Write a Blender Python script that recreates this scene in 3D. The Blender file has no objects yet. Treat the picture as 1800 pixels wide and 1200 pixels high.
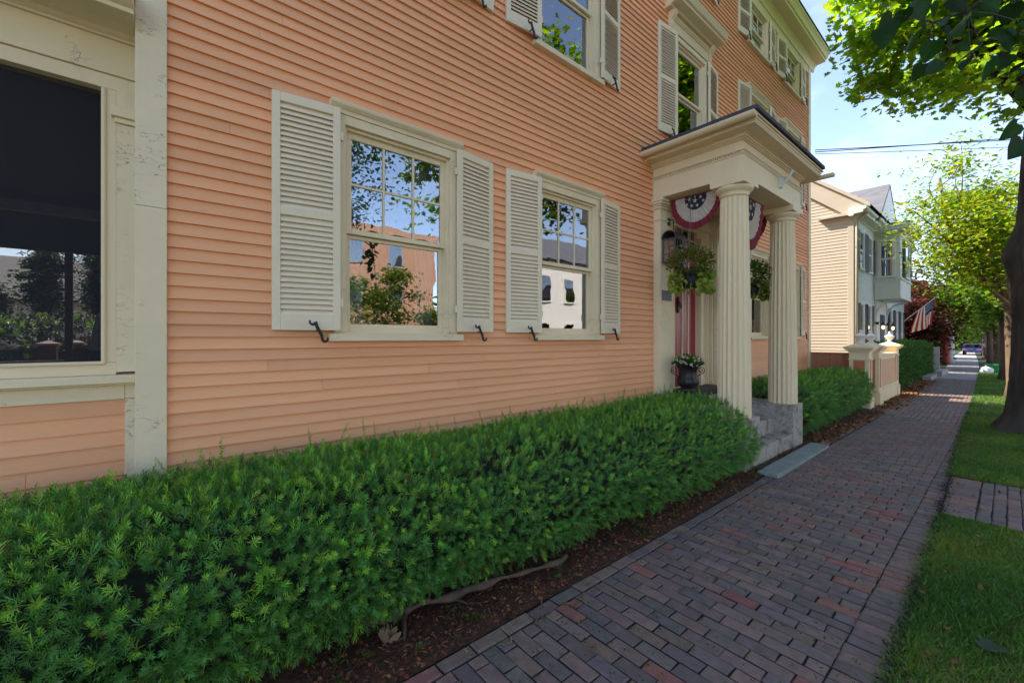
import bpy, math, random
import numpy as np
from mathutils import Vector, Matrix
random.seed(7); rng = np.random.default_rng(7)
R = math.radians
SC = bpy.context.scene
COL = SC.collection
# ------------------------------------------------------------------ camera
FPX = 740.0
TH = math.atan2(875, 740)
cam = bpy.data.cameras.new('camera'); camo = bpy.data.objects.new('camera', cam); COL.objects.link(camo)
cam.sensor_width = 36; cam.lens = 36 * FPX / 1800
cam.shift_y = -6 / 1800
cam.clip_start = 0.05; cam.clip_end = 2000
camo.location = (0, 0, 1.6)
camo.rotation_euler = (R(90), 0, (math.pi / 2 - TH) - math.pi / 2)
SC.camera = camo
# look direction is (cos TH, sin TH)
camo.rotation_euler = (R(90), 0, TH - math.pi / 2)
# ------------------------------------------------------------------ world, sun, exposure
SUN_EL = R(48); SUN_AZ = math.atan2(-0.42, 0.9)      # to the sun: behind the houses and a little to the left
w = bpy.data.worlds.new('World'); SC.world = w; w.use_nodes = True
nt = w.node_tree; nt.nodes.clear()
sky = nt.nodes.new('ShaderNodeTexSky'); sky.sky_type = 'NISHITA'; sky.sun_disc = False
sky.sun_elevation = SUN_EL; sky.sun_rotation = SUN_AZ; sky.air_density = .9; sky.dust_density = .5; sky.ozone_density = 1.6
bg = nt.nodes.new('ShaderNodeBackground'); bg.inputs[1].default_value = 0.10
wo = nt.nodes.new('ShaderNodeOutputWorld')
# thin high cloud streaks over the clear sky
tc = nt.nodes.new('ShaderNodeTexCoord'); mp = nt.nodes.new('ShaderNodeMapping')
mp.inputs['Scale'].default_value = (1.2, 4.0, 9.0); mp.inputs['Rotation'].default_value = (0.3, 0.5, 0.2)
nz = nt.nodes.new('ShaderNodeTexNoise'); nz.inputs['Scale'].default_value = 1.6; nz.inputs['Detail'].default_value = 7
rp = nt.nodes.new('ShaderNodeValToRGB'); rp.color_ramp.elements[0].position = 0.5; rp.color_ramp.elements[1].position = 0.78
rp.color_ramp.elements[1].color = (0.28, 0.28, 0.28, 1)
mx = nt.nodes.new('ShaderNodeMix'); mx.data_type = 'RGBA'
nt.links.new(tc.outputs['Generated'], mp.inputs[0]); nt.links.new(mp.outputs[0], nz.inputs[0]); nt.links.new(nz.outputs[0], rp.inputs[0])
nt.links.new(rp.outputs[0], mx.inputs[0]); hs = nt.nodes.new('ShaderNodeHueSaturation'); hs.inputs['Saturation'].default_value = 1.0; hs.inputs['Value'].default_value = 1.0; nt.links.new(sky.outputs[0], hs.inputs['Color']); nt.links.new(hs.outputs[0], mx.inputs[6]); mx.inputs[7].default_value = (4.2, 4.5, 4.9, 1)
nt.links.new(mx.outputs[2], bg.inputs[0]); nt.links.new(bg.outputs[0], wo.inputs[0])
sl = bpy.data.lights.new('sun', 'SUN'); sl.energy = 2.9; sl.angle = R(0.5); sl.color = (1, .94, .82)
so = bpy.data.objects.new('sun', sl); COL.objects.link(so)
sd = Vector((math.sin(SUN_AZ) * math.cos(SUN_EL), math.cos(SUN_AZ) * math.cos(SUN_EL), math.sin(SUN_EL)))
so.rotation_euler = sd.to_track_quat('Z', 'Y').to_euler(); so.location = (0, 0, 30)
SC.view_settings.view_transform = 'Standard'; SC.view_settings.look = 'None'
SC.view_settings.exposure = 2.22; SC.view_settings.gamma = 1
SC.view_settings.use_white_balance = True; SC.view_settings.white_balance_temperature = 7000; SC.view_settings.white_balance_tint = 16
SC.cycles.max_bounces = 6; SC.cycles.diffuse_bounces = 4; SC.cycles.transparent_max_bounces = 8
SC.cycles.sample_clamp_indirect = 6; SC.cycles.use_denoising = True

# ------------------------------------------------------------------ materials
def mat(name, color, rough=.6, var=.15, vscale=3.0, bump=.0, bscale=40, stretch=(1, 1, 1), spec=.4, metal=0,
        attr=None, transl=0, peel=0, dirt=None, island=0, mossy=0):
    m = bpy.data.materials.new(name); m.use_nodes = True
    n = m.node_tree.nodes; L = m.node_tree.links; b = n['Principled BSDF']
    b.inputs['Roughness'].default_value = rough; b.inputs['Metallic'].default_value = metal
    b.inputs['Specular IOR Level'].default_value = spec
    tc = n.new('ShaderNodeTexCoord'); mp = n.new('ShaderNodeMapping'); mp.inputs['Scale'].default_value = stretch
    L.new(tc.outputs['Object'], mp.inputs[0])
    if attr:
        a = n.new('ShaderNodeAttribute'); a.attribute_name = attr; base = a.outputs['Color']
    else:
        c = n.new('ShaderNodeRGB'); c.outputs[0].default_value = (*color, 1); base = c.outputs[0]
    nz = n.new('ShaderNodeTexNoise'); nz.inputs['Scale'].default_value = vscale; nz.inputs['Detail'].default_value = 8; nz.inputs['Roughness'].default_value = .65
    L.new(mp.outputs[0], nz.inputs[0])
    mr = n.new('ShaderNodeMapRange'); mr.inputs[1].default_value = .3; mr.inputs[2].default_value = .7
    mr.inputs[3].default_value = 1 - var; mr.inputs[4].default_value = 1 + var
    L.new(nz.outputs[0], mr.inputs[0])
    mul = n.new('ShaderNodeVectorMath'); mul.operation = 'SCALE'; L.new(base, mul.inputs[0]); L.new(mr.outputs[0], mul.inputs['Scale'])
    out = mul.outputs[0]
    if island:
        ge = n.new('ShaderNodeNewGeometry'); mi_ = n.new('ShaderNodeMapRange'); mi_.inputs[3].default_value = 1 - island; mi_.inputs[4].default_value = 1 + island
        L.new(ge.outputs['Random Per Island'], mi_.inputs[0]); m2_ = n.new('ShaderNodeVectorMath'); m2_.operation = 'SCALE'; L.new(out, m2_.inputs[0]); L.new(mi_.outputs[0], m2_.inputs['Scale']); out = m2_.outputs[0]
    def mixc(fac, col, src):
        x = n.new('ShaderNodeMix'); x.data_type = 'RGBA'; L.new(fac, x.inputs[0]); L.new(src, x.inputs[6]); x.inputs[7].default_value = (*col, 1)
        return x.outputs[2]
    hgt = None
    if peel:
        # chipped paint: cracks that show the grey wood below
        mp2 = n.new('ShaderNodeMapping'); mp2.inputs['Scale'].default_value = (9, 9, 22); L.new(tc.outputs['Object'], mp2.inputs[0])
        d = n.new('ShaderNodeTexNoise'); d.inputs['Scale'].default_value = .5; d.inputs['Detail'].default_value = 4
        L.new(mp2.outputs[0], d.inputs[0])
        add = n.new('ShaderNodeVectorMath'); add.operation = 'ADD'; L.new(mp2.outputs[0], add.inputs[0]); L.new(d.outputs['Color'], add.inputs[1])
        v = n.new('ShaderNodeTexNoise'); v.inputs['Scale'].default_value = .55; v.inputs['Detail'].default_value = 3; v.inputs['Roughness'].default_value = .6; L.new(add.outputs[0], v.inputs[0])
        sb = n.new('ShaderNodeMath'); sb.operation = 'SUBTRACT'; sb.inputs[1].default_value = .5; L.new(v.outputs[0], sb.inputs[0]); ab = n.new('ShaderNodeMath'); ab.operation = 'ABSOLUTE'; L.new(sb.outputs[0], ab.inputs[0])
        r1 = n.new('ShaderNodeMapRange'); r1.inputs[1].default_value = .003; r1.inputs[2].default_value = .009; r1.inputs[3].default_value = 1; r1.inputs[4].default_value = 0
        L.new(ab.outputs[0], r1.inputs[0])
        p = n.new('ShaderNodeTexNoise'); p.inputs['Scale'].default_value = 3.2; p.inputs['Detail'].default_value = 6; L.new(tc.outputs['Object'], p.inputs[0])
        r2 = n.new('ShaderNodeMapRange'); r2.inputs[1].default_value = .62 - .2 * peel; r2.inputs[2].default_value = .68 - .2 * peel
        L.new(p.outputs[0], r2.inputs[0])
        mm = n.new('ShaderNodeMath'); mm.operation = 'MULTIPLY'; L.new(r1.outputs[0], mm.inputs[0]); L.new(r2.outputs[0], mm.inputs[1])
        p3 = n.new('ShaderNodeTexNoise'); p3.inputs['Scale'].default_value = 14; p3.inputs['Detail'].default_value = 9; p3.inputs['Roughness'].default_value = .75; L.new(mp2.outputs[0], p3.inputs[0]); p3.inputs['Scale'].default_value = 1.2
        r3 = n.new('ShaderNodeMapRange'); r3.inputs[1].default_value = .63 - .04 * peel; r3.inputs[2].default_value = .65 - .04 * peel; L.new(p3.outputs[0], r3.inputs[0])
        m3 = n.new('ShaderNodeMath'); m3.operation = 'MULTIPLY'; L.new(r3.outputs[0], m3.inputs[0]); L.new(r2.outputs[0], m3.inputs[1])
        mxx = n.new('ShaderNodeMath'); mxx.operation = 'MAXIMUM'; L.new(mm.outputs[0], mxx.inputs[0]); L.new(m3.outputs[0], mxx.inputs[1])
        out = mixc(mxx.outputs[0], (.36, .32, .26), out); hgt = mxx.outputs[0]
    if dirt:
        p = n.new('ShaderNodeTexNoise'); p.inputs['Scale'].default_value = dirt[1]; p.inputs['Detail'].default_value = 9; p.inputs['Roughness'].default_value = .7; L.new(mp.outputs[0], p.inputs[0])
        r2 = n.new('ShaderNodeMapRange'); r2.inputs[1].default_value = dirt[2]; r2.inputs[2].default_value = dirt[2] + .14; r2.inputs[4].default_value = dirt[3]
        L.new(p.outputs[0], r2.inputs[0]); out = mixc(r2.outputs[0], dirt[0], out)
    L.new(out, b.inputs['Base Color'])
    if bump or hgt:
        bn = n.new('ShaderNodeTexNoise'); bn.inputs['Scale'].default_value = bscale; bn.inputs['Detail'].default_value = 6; L.new(mp.outputs[0], bn.inputs[0])
        bb = n.new('ShaderNodeBump'); bb.inputs['Strength'].default_value = max(bump, .1); bb.inputs['Distance'].default_value = .01
        if hgt:
            s = n.new('ShaderNodeMath'); s.operation = 'SUBTRACT'; L.new(bn.outputs[0], s.inputs[0]); L.new(hgt, s.inputs[1]); L.new(s.outputs[0], bb.inputs['Height'])
            bb.inputs['Strength'].default_value = .35
        else: L.new(bn.outputs[0], bb.inputs['Height'])
        L.new(bb.outputs[0], b.inputs['Normal'])
    if transl:
        t = n.new('ShaderNodeBsdfTranslucent'); s = n.new('ShaderNodeMixShader'); s.inputs[0].default_value = transl
        g = n.new('ShaderNodeVectorMath'); g.operation = 'MULTIPLY'; g.inputs[1].default_value = (1.5, 1.35, .5); L.new(out, g.inputs[0]); L.new(g.outputs[0], t.inputs[0])
        o = n['Material Output']; L.new(b.outputs[0], s.inputs[1]); L.new(t.outputs[0], s.inputs[2]); L.new(s.outputs[0], o.inputs[0])
    return m

def glass_mat(name, refl=.3, tint=(1, 1, 1), wav=.02, dark=0.0):
    m = bpy.data.materials.new(name); m.use_nodes = True; n = m.node_tree.nodes; L = m.node_tree.links
    n.remove(n['Principled BSDF']); o = n['Material Output']
    g = n.new('ShaderNodeBsdfGlossy'); g.inputs['Roughness'].default_value = .012; g.inputs[0].default_value = (.96, .98, 1, 1)
    t = n.new('ShaderNodeBsdfTransparent'); t.inputs[0].default_value = (*tint, 1)
    fr = n.new('ShaderNodeFresnel'); fr.inputs[0].default_value = 1.5
    mr = n.new('ShaderNodeMapRange'); mr.inputs[3].default_value = refl; mr.inputs[4].default_value = 1; L.new(fr.outputs[0], mr.inputs[0])
    s = n.new('ShaderNodeMixShader'); L.new(mr.outputs[0], s.inputs[0]); L.new(t.outputs[0], s.inputs[1]); L.new(g.outputs[0], s.inputs[2])
    tc = n.new('ShaderNodeTexCoord'); nz = n.new('ShaderNodeTexNoise'); nz.inputs['Scale'].default_value = 5; nz.inputs['Detail'].default_value = 1.5; L.new(tc.outputs['Object'], nz.inputs[0])
    b = n.new('ShaderNodeBump'); b.inputs['Strength'].default_value = wav * 3; b.inputs['Distance'].default_value = .012; L.new(nz.outputs[0], b.inputs['Height']); L.new(b.outputs[0], g.inputs['Normal'])
    last = s
    L.new(last.outputs[0], o.inputs[0]); return m

def screen_mat():
    m = bpy.data.materials.new('insect_screen'); m.use_nodes = True; n = m.node_tree.nodes; L = m.node_tree.links
    b = n['Principled BSDF']; b.inputs['Base Color'].default_value = (.012, .012, .016, 1); b.inputs['Roughness'].default_value = .8
    t = n.new('ShaderNodeBsdfTransparent'); x = n.new('ShaderNodeMixShader'); x.inputs[0].default_value = .55
    L.new(t.outputs[0], x.inputs[1]); L.new(b.outputs[0], x.inputs[2]); L.new(x.outputs[0], n['Material Output'].inputs[0]); return m
def emis(name, col, st):
    m = bpy.data.materials.new(name); m.use_nodes = True; b = m.node_tree.nodes['Principled BSDF']
    b.inputs['Emission Color'].default_value = (*col, 1); b.inputs['Emission Strength'].default_value = st; b.inputs['Base Color'].default_value = (*col, 1); return m

M = {}
M['salmon'] = mat('salmon_paint', (.84, .40, .195), .62, .05, 1.3, .25, 60, (.25, 1, 3), dirt=((.76, .345, .155), 1.1, .58, .35), island=.07)
M['cream'] = mat('cream_paint', (.76, .625, .40), .5, .05, 2, .12, 30, (1, 1, .35), dirt=((.46, .39, .25), 5, .60, .4))
M['cream_old'] = mat('weathered_cream_paint', (.76, .64, .43), .6, .06, 2, .3, 30, peel=.6)
M['cream_worn'] = mat('worn_cream_paint', (.76, .63, .41), .6, .06, 2, .2, 30, peel=.3)
M['shutter'] = mat('shutter_paint', (.76, .65, .46), .5, .05, 3, .08, 40, dirt=((.52, .46, .32), 4, .62, .35))
M['iron'] = mat('black_iron', (.02, .02, .022), .45, .2, 8, .2, 60)
M['glass'] = glass_mat('old_window_glass', .22, (.75, .8, .85), .018)
M['screen'] = screen_mat()
M['curtain'] = mat('curtain_cloth', (.55, .56, .55), .9, .1, 4)
M['granite'] = mat('granite', (.36, .33, .285), .8, .22, 30, .6, 80, dirt=((.07, .062, .03), 4.5, .48, .8))
M['bluestone'] = mat('bluestone', (.19, .225, .205), .75, .25, 7, .7, 25, dirt=((.27, .25, .20), 6, .52, .7))
M['door'] = mat('red_door_paint', (.34, .016, .032), .3, .08, 3, .05, 30, spec=.5)
M['blackstep'] = mat('black_step_paint', (.008, .009, .012), .5, .2, 8)
M['darkroof'] = mat('dark_roof_shingles', (.055, .055, .07), .85, .25, 10, .6, 30)
M['pewter'] = mat('aged_pewter', (.13, .12, .12), .45, .3, 12, .3, 30, metal=.7)
M['lampglass'] = glass_mat('lantern_glass', .15, (.8, .8, .8), .03)
M['urn'] = mat('black_cast_iron', (.016, .013, .015), .42, .4, 10, .9, 22, spec=.5)
M['pot'] = mat('black_plastic_pot', (.012, .014, .02), .4, .1, 8)
M['yew'] = mat('yew_needles', (0, 0, 0), .5, .12, 6, attr='col', transl=.18)
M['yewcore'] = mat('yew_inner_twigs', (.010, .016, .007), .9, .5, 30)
M['leaf'] = mat('leaves', (0, 0, 0), .5, .12, 6, attr='col', transl=.62)
M['flower'] = mat('petals', (0, 0, 0), .6, .1, 6, attr='col', transl=.3)
M['bark'] = mat('dark_bark', (.050, .040, .032), .95, .45, 7, 1.0, 16, (1, 1, .25))
M['bark2'] = mat('brown_bark', (.13, .09, .06), .95, .35, 7, .8, 20, (1, 1, .3))
M['root'] = mat('dry_grey_wood', (.105, .072, .048), .85, .3, 14, .7, 30)
M['brick'] = mat('paver_brick', (0, 0, 0), .78, .22, 14, .5, 70, attr='col', dirt=((.17, .16, .16), 7, .62, .35))
M['joint'] = mat('joint_sand', (.012, .011, .010), .95, .4, 40, .4, 60, dirt=((.02, .035, .01), 6, .62, .8))
M['mulch'] = mat('mulch_soil', (.075, .030, .015), .95, .6, 45, 1.0, 60, dirt=((.012, .010, .008), 25, .5, .7))
M['chips'] = mat('mulch_chips', (0, 0, 0), .9, .2, 20, attr='col')
M['soil'] = mat('grass_ground', (.022, .034, .012), .95, .5, 5, .6, 60, dirt=((.05, .035, .02), 2.2, .56, .8))
M['grass'] = mat('grass_blades', (0, 0, 0), .55, .1, 6, attr='col', transl=.35)
M['asphalt'] = mat('asphalt', (.12, .118, .115), .85, .2, 3, .4, 90)
M['concrete'] = mat('concrete_walk', (.27, .25, .235), .85, .15, 2, .3, 60)
M['bunting'] = None
M['b_red'] = mat('bunting_red', (.20, .022, .034), .85, .2, 12, transl=.15)
M['b_white'] = mat('bunting_white', (.48, .44, .38), .85, .12, 12, transl=.15)
M['b_blue'] = mat('bunting_blue', (.015, .017, .035), .8, .1, 12)
M['f_blue'] = mat('flag_blue', (.02, .04, .20), .7, .1, 12, transl=.2)
M['darkwood'] = mat('stained_deck_wood', (.07, .05, .04), .7, .2, 6)
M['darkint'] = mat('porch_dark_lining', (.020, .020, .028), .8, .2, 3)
M['yellow'] = mat('yellow_clapboard_paint', (.44, .395, .31), .6, .05, 2, .15, 40, (.3, 1, 3))
M['shade_blue'] = mat('shade_blue_clapboard_paint', (.54, .62, .63), .6, .05, 2, .15, 40, (.3, 1, 3))  # blue cast of the sunless front put into the wall colour
M['bluetrim'] = mat('pale_grey_trim_paint', (.62, .66, .63), .55, .05, 2)
M['whitetrim'] = mat('white_trim_paint', (.72, .70, .66), .55, .05, 2)
M['navy'] = mat('navy_shutter_paint', (.030, .045, .085), .5, .1, 3)
M['slate'] = mat('slate_shingles', (.11, .115, .13), .8, .3, 2.2, .8, 8, (1, 1, 6))
M['brownfence'] = mat('brown_stained_fence', (.38, .16, .095), .7, .1, 3, .2, 20)
M['orangepanel'] = mat('terracotta_panel_paint', (.48, .17, .075), .6, .08, 3)
M['peach'] = mat('peach_panel_paint', (.62, .36, .21), .6, .08, 3)
M['redbrick'] = mat('red_brick_wall', (.36, .20, .13), .85, .2, 6, .4, 20)
M['white_siding'] = mat('white_siding', (.75, .74, .70), .6, .05, 2)
M['darkpane'] = glass_mat('dark_glass', .3, (.5, .5, .5), .0)
M['greybox'] = mat('grey_weathered_wood', (.30, .29, .27), .8, .15, 8)
M['green_plastic'] = mat('green_plastic', (.02, .30, .09), .4, .1, 4)
M['white_plastic'] = mat('white_plastic', (.75, .75, .78), .5, .1, 10, .8, 12)
M['car_white'] = mat('white_car_paint', (.75, .76, .78), .25, .02, 3, spec=.6)
M['car_blue'] = mat('dark_blue_car_paint', (.02, .03, .09), .25, .02, 3, spec=.6)
M['tyre'] = mat('tyre_rubber', (.015, .015, .015), .8, .1, 5)
M['redpaint'] = mat('barn_red_paint', (.30, .045, .035), .6, .1, 3)
M['bulb'] = emis('lit_bulb', (1, .62, .25), 1.4)
M['flagwhite'] = mat('flag_white', (.7, .66, .66), .7, .05, 5, transl=.3)
M['flagred'] = mat('flag_red', (.5, .03, .06), .7, .05, 5, transl=.3)
M['wire'] = mat('wire_rubber', (.02, .02, .025), .6, .1, 5)
M['litter'] = mat('fallen_leaves', (0, 0, 0), .8, .2, 8, attr='col')

# ------------------------------------------------------------------ helpers
ORI = {}
def gz(x):
    return -0.008 * max(0.0, x - 8.0)
class MB:
    def __init__(s): s.v = []; s.f = []; s.m = []
    def add(s, V, F, mi=0):
        o = len(s.v); s.v += [tuple(p) for p in V]; s.f += [tuple(i + o for i in f) for f in F]; s.m += [mi] * len(F); return s
    def box(s, x0, x1, y0, y1, z0, z1, mi=0):
        V = [(x0, y0, z0), (x1, y0, z0), (x1, y1, z0), (x0, y1, z0), (x0, y0, z1), (x1, y0, z1), (x1, y1, z1), (x0, y1, z1)]
        F = [(0, 3, 2, 1), (4, 5, 6, 7), (0, 1, 5, 4), (1, 2, 6, 5), (2, 3, 7, 6), (3, 0, 4, 7)]
        return s.add(V, F, mi)
    def prof(s, P, x0, x1, ax='x', mi=0, cap=True):
        # profile P of (a,b): for ax x -> (y,z); for ax y -> (x,z); for ax z -> (x,y)
        k = len(P)
        def mk(t, p): return (t, p[0], p[1]) if ax == 'x' else (p[0], t, p[1]) if ax == 'y' else (p[0], p[1], t)
        V = [mk(x0, p) for p in P] + [mk(x1, p) for p in P]
        F = [(i, (i + 1) % k, k + (i + 1) % k, k + i) for i in range(k)]
        if cap: F += [tuple(range(k))[::-1], tuple(range(k, 2 * k))]
        return s.add(V, F, mi)
    def tube(s, pts, rad, n=8, mi=0, cap=True):
        pts = [Vector(p) for p in pts]; m = len(pts)
        rad = rad if hasattr(rad, '__len__') else [rad] * m
        V = []; up = None
        for i, p in enumerate(pts):
            d = (pts[min(i + 1, m - 1)] - pts[max(i - 1, 0)]).normalized()
            if up is None: up = Vector((0, 0, 1)) if abs(d.z) < .9 else Vector((1, 0, 0))
            a = d.cross(up).normalized(); b = a.cross(d).normalized(); up = b
            for j in range(n):
                t = 2 * math.pi * j / n; V.append(p + (a * math.cos(t) + b * math.sin(t)) * rad[i])
        F = [(i * n + j, i * n + (j + 1) % n, (i + 1) * n + (j + 1) % n, (i + 1) * n + j) for i in range(m - 1) for j in range(n)]
        if cap: F += [tuple(range(n))[::-1], tuple(range((m - 1) * n, m * n))]
        return s.add(V, F, mi)
    def lathe(s, P, c=(0, 0), n=24, mi=0, rf=None):
        V = []
        for (r, z) in P:
            for j in range(n):
                t = 2 * math.pi * j / n; k = rf(t, z) if rf else 1
                V.append((c[0] + r * k * math.cos(t), c[1] + r * k * math.sin(t), z))
        m = len(P)
        F = [(i * n + j, i * n + (j + 1) % n, (i + 1) * n + (j + 1) % n, (i + 1) * n + j) for i in range(m - 1) for j in range(n)]
        F += [tuple(range(n))[::-1], tuple(range((m - 1) * n, m * n))]
        return s.add(V, F, mi)
    def build(s, name, mats, parent=None, bevel=0, smooth=False, tagd=None):
        return mk_obj(name, np.array(s.v, float), s.f, mats, parent, bevel, smooth, s.m)
def origin_of(o):
    v = Vector((0, 0, 0))
    while o is not None: v += o.location; o = o.parent
    return v
def mk_obj(name, V, F, mats, parent=None, bevel=0, smooth=False, mi=None, col=None):
    me = bpy.data.meshes.new(name)
    if parent is not None: V = V - np.array(origin_of(parent))
    me.from_pydata(V.tolist(), [], F)
    if not isinstance(mats, (list, tuple)): mats = [mats]
    for m in mats: me.materials.append(m)
    if mi is not None and len(mats) > 1: me.polygons.foreach_set('material_index', np.array(mi, dtype=np.int32))
    if col is not None:
        a = me.color_attributes.new('col', 'FLOAT_COLOR', 'POINT')
        a.data.foreach_set('color', np.concatenate([col, np.ones((len(col), 1))], 1).astype(np.float32).ravel())
    if smooth: me.polygons.foreach_set('use_smooth', [True] * len(me.polygons))
    me.update()
    o = bpy.data.objects.new(name, me); COL.objects.link(o)
    if parent is not None: o.parent = parent
    if bevel:
        b = o.modifiers.new('bevel', 'BEVEL'); b.width = bevel; b.segments = 2; b.limit_method = 'ANGLE'; b.angle_limit = R(40)
        me.polygons.foreach_set('use_smooth', [True] * len(me.polygons))
        try: b.harden_normals = True
        except Exception: pass
    return o
def thing(name, label, cat, loc=(0, 0, 0), group=None):
    o = bpy.data.objects.new(name, None); COL.objects.link(o); o.location = loc; o.empty_display_size = .2
    o['label'] = label; o['category'] = cat
    if group: o['group'] = group
    return o
def tag(o, label, cat, group=None):
    o['label'] = label; o['category'] = cat
    if group: o['group'] = group
    return o
def struct(o): o['kind'] = 'structure'; return o
def copy_tree(o, parent=None):
    c = o.copy(); COL.objects.link(c)
    if parent is not None: c.parent = parent
    for ch in list(o.children): copy_tree(ch, c)
    return c
def fbm(x, y, z=0.0, seed=0, octs=3, f0=1.0):
    r = np.random.default_rng(seed); out = 0; amp = 1; tot = 0
    for o in range(octs):
        for k in range(4):
            d = r.normal(size=3); d /= np.linalg.norm(d); ph = r.uniform(0, 6.28)
            out = out + amp * np.sin(f0 * (2 ** o) * (d[0] * x + d[1] * y + d[2] * z) * 2.2 + ph) / 4
        tot += amp; amp *= .55
    return out / tot
def frames(D, roll=None):
    """orthonormal frames with local z along D"""
    D = D / np.linalg.norm(D, axis=1, keepdims=True)
    U = rng.normal(size=D.shape); A = np.cross(D, U); A /= np.linalg.norm(A, axis=1, keepdims=True); B = np.cross(D, A)
    return np.stack([A, B, D], 2)
def inst(name, shapes, T, D, S, mat_, C, parent=None, frame=None):
    """one mesh of many small pieces: shapes = [(verts, faces)], T positions, D directions, S sizes, C colours"""
    N = len(T); Fm = frames(D) if frame is None else frame
    pick = rng.integers(0, len(shapes), N); VV = []; FF = []; CC = []; off = 0
    for si, (sv, sf) in enumerate(shapes):
        idx = np.where(pick == si)[0]
        if not len(idx): continue
        sv = np.array(sv, float); k = len(sv)
        P = np.einsum('nij,kj->nki', Fm[idx], sv) * S[idx][:, None, None] + T[idx][:, None, :]
        VV.append(P.reshape(-1, 3)); CC.append(np.repeat(C[idx], k, 0))
        for f in sf: FF.append((np.array(f)[None, :] + (np.arange(len(idx)) * k)[:, None] + off, len(f)))
        off += len(idx) * k
    V = np.concatenate(VV); CO = np.concatenate(CC)
    if parent is not None: V = V - np.array(origin_of(parent))
    loops = np.concatenate([f.ravel() for f, n in FF]); tot = np.concatenate([np.full(len(f), n) for f, n in FF])
    st = np.concatenate([[0], np.cumsum(tot)[:-1]])
    me = bpy.data.meshes.new(name); me.vertices.add(len(V)); me.vertices.foreach_set('co', V.astype(np.float32).ravel())
    me.loops.add(len(loops)); me.loops.foreach_set('vertex_index', loops.astype(np.int32))
    me.polygons.add(len(tot)); me.polygons.foreach_set('loop_start', st.astype(np.int32)); me.polygons.foreach_set('loop_total', tot.astype(np.int32))
    me.update(calc_edges=True); me.materials.append(mat_)
    a = me.color_attributes.new('col', 'FLOAT_COLOR', 'POINT')
    a.data.foreach_set('color', np.concatenate([CO, np.ones((len(CO), 1))], 1).astype(np.float32).ravel())
    o = bpy.data.objects.new(name, me); COL.objects.link(o)
    if parent is not None: o.parent = parent
    return o
def cols(base, n, var=.25, hue=.1):
    b = np.array(base)[None, :] * (1 + rng.uniform(-var, var, (n, 1))); return np.clip(b * (1 + rng.uniform(-hue, hue, (n, 3))), 0, 1)
# leaf shapes: local z = along the leaf, x = width, y = normal
def poly_leaf(pts, fold=.12, curl=.1):
    """pts = right outline (x,z) from base to tip; folded along the midrib"""
    mid = [(0, 0, pts[0][1]), (0, 0, (pts[0][1] + pts[-1][1]) / 2), (0, -curl, pts[-1][1])]
    V = [(0, 0, 0), (0, -curl, 1)]; Rr = [(x, fold * x * 2 - curl * z * z, z) for x, z in pts]; Ll = [(-x, fold * x * 2 - curl * z * z, z) for x, z in pts]
    V += Rr + Ll; k = len(pts)
    return V, [tuple([0] + list(range(2, 2 + k)) + [1]), tuple([1] + list(range(2 + 2 * k - 1, 2 + k - 1, -1)) + [0])]
OVAL = poly_leaf([(.2, .2), (.26, .5), (.14, .82)])
SLIM = poly_leaf([(.13, .25), (.13, .6)])
HEART = poly_leaf([(.22, -.12), (.44, .0), (.5, .25), (.38, .6), (.13, .88)], .10, .18)
MAPLE = poly_leaf([(.16, -.02), (.42, .06), (.28, .22), (.62, .42), (.36, .50), (.42, .72), (.17, .66), (.12, .84)], .14, .12)
QUAD = ([(-.35, 0, 0), (.35, 0.05, 0), (.3, -.05, 1), (-.3, 0.05, 1)], [(0, 1, 2, 3)])
DIAM = ([(0, 0, 0), (.3, .08, .5), (0, 0, 1), (-.3, .08, .5)], [(0, 1, 2, 3)])
def yew_sprig(n=36, L=1.0, seed=0, nl=.46, wid=.027):
    r = np.random.default_rng(seed); V = []; F = []
    bend = r.uniform(-.18, .18, 2)
    def stem(t): return np.array([bend[0] * t * t, bend[1] * t * t, t * L])
    for i in range(n):
        t = .12 + .88 * (i + r.uniform(0, .8)) / n; a = i * 2.4 + r.uniform(-.3, .3); p = stem(t)
        el = R(22) + R(38) * t + r.uniform(-.15, .15)          # lean towards the tip
        d = np.array([math.cos(a) * math.cos(el), math.sin(a) * math.cos(el), math.sin(el)])
        l = nl * (1 - .35 * t ** 3) * r.uniform(.8, 1.1); s_ = np.cross(d, [0, 0, 1]); s_ /= np.linalg.norm(s_) + 1e-6
        o = len(V); V += [p, p + d * l * .5 + s_ * wid, p + d * l, p + d * l * .5 - s_ * wid]; F.append((o, o + 1, o + 2, o + 3))
    return V, F
SPRIG = [yew_sprig(26, 1, s) for s in range(5)]
SPRIG_FAR = [yew_sprig(14, 1, s + 9, .5, .075) for s in range(4)]

# ------------------------------------------------------------------ ground, road, walks
def ribbon(name, m, rows, parent=None):
    mb = MB()
    for (a, b) in zip(rows[:-1], rows[1:]):
        mb.add([(a[0], a[1], a[3]), (b[0], b[1], b[3]), (b[0], b[2], b[3]), (a[0], a[2], a[3])], [(0, 1, 2, 3)])
    return mb.build(name, m, parent)
XS = [-60, -20, 0, 8, 12, 18, 27, 35, 50, 70, 160, 700]
def L_(x): return float(np.interp(x, [0, 12, 18, 22, 30, 45, 70, 160, 700], [1.835, 1.85, 1.97, 2.05, 2.25, 2.9, 4.2, 7.4, 28]))
def R_(x): return float(np.interp(x, [2.6, 5, 6.6, 11.5, 18, 27, 35, 50, 70, 160, 700], [.37, .40, .44, .56, .68, .9, 1.1, 1.6, 2.4, 6.0, 26]))
struct(ribbon('ground', M['soil'], [(x, -400, 500, gz(x) - .03) for x in XS]))
struct(ribbon('street', M['asphalt'], [(x, R_(x) - 11, R_(x) - 2.6 - (0.6 if x > 30 else 0), gz(x) - .02) for x in XS]))
mbk = MB()
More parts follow.
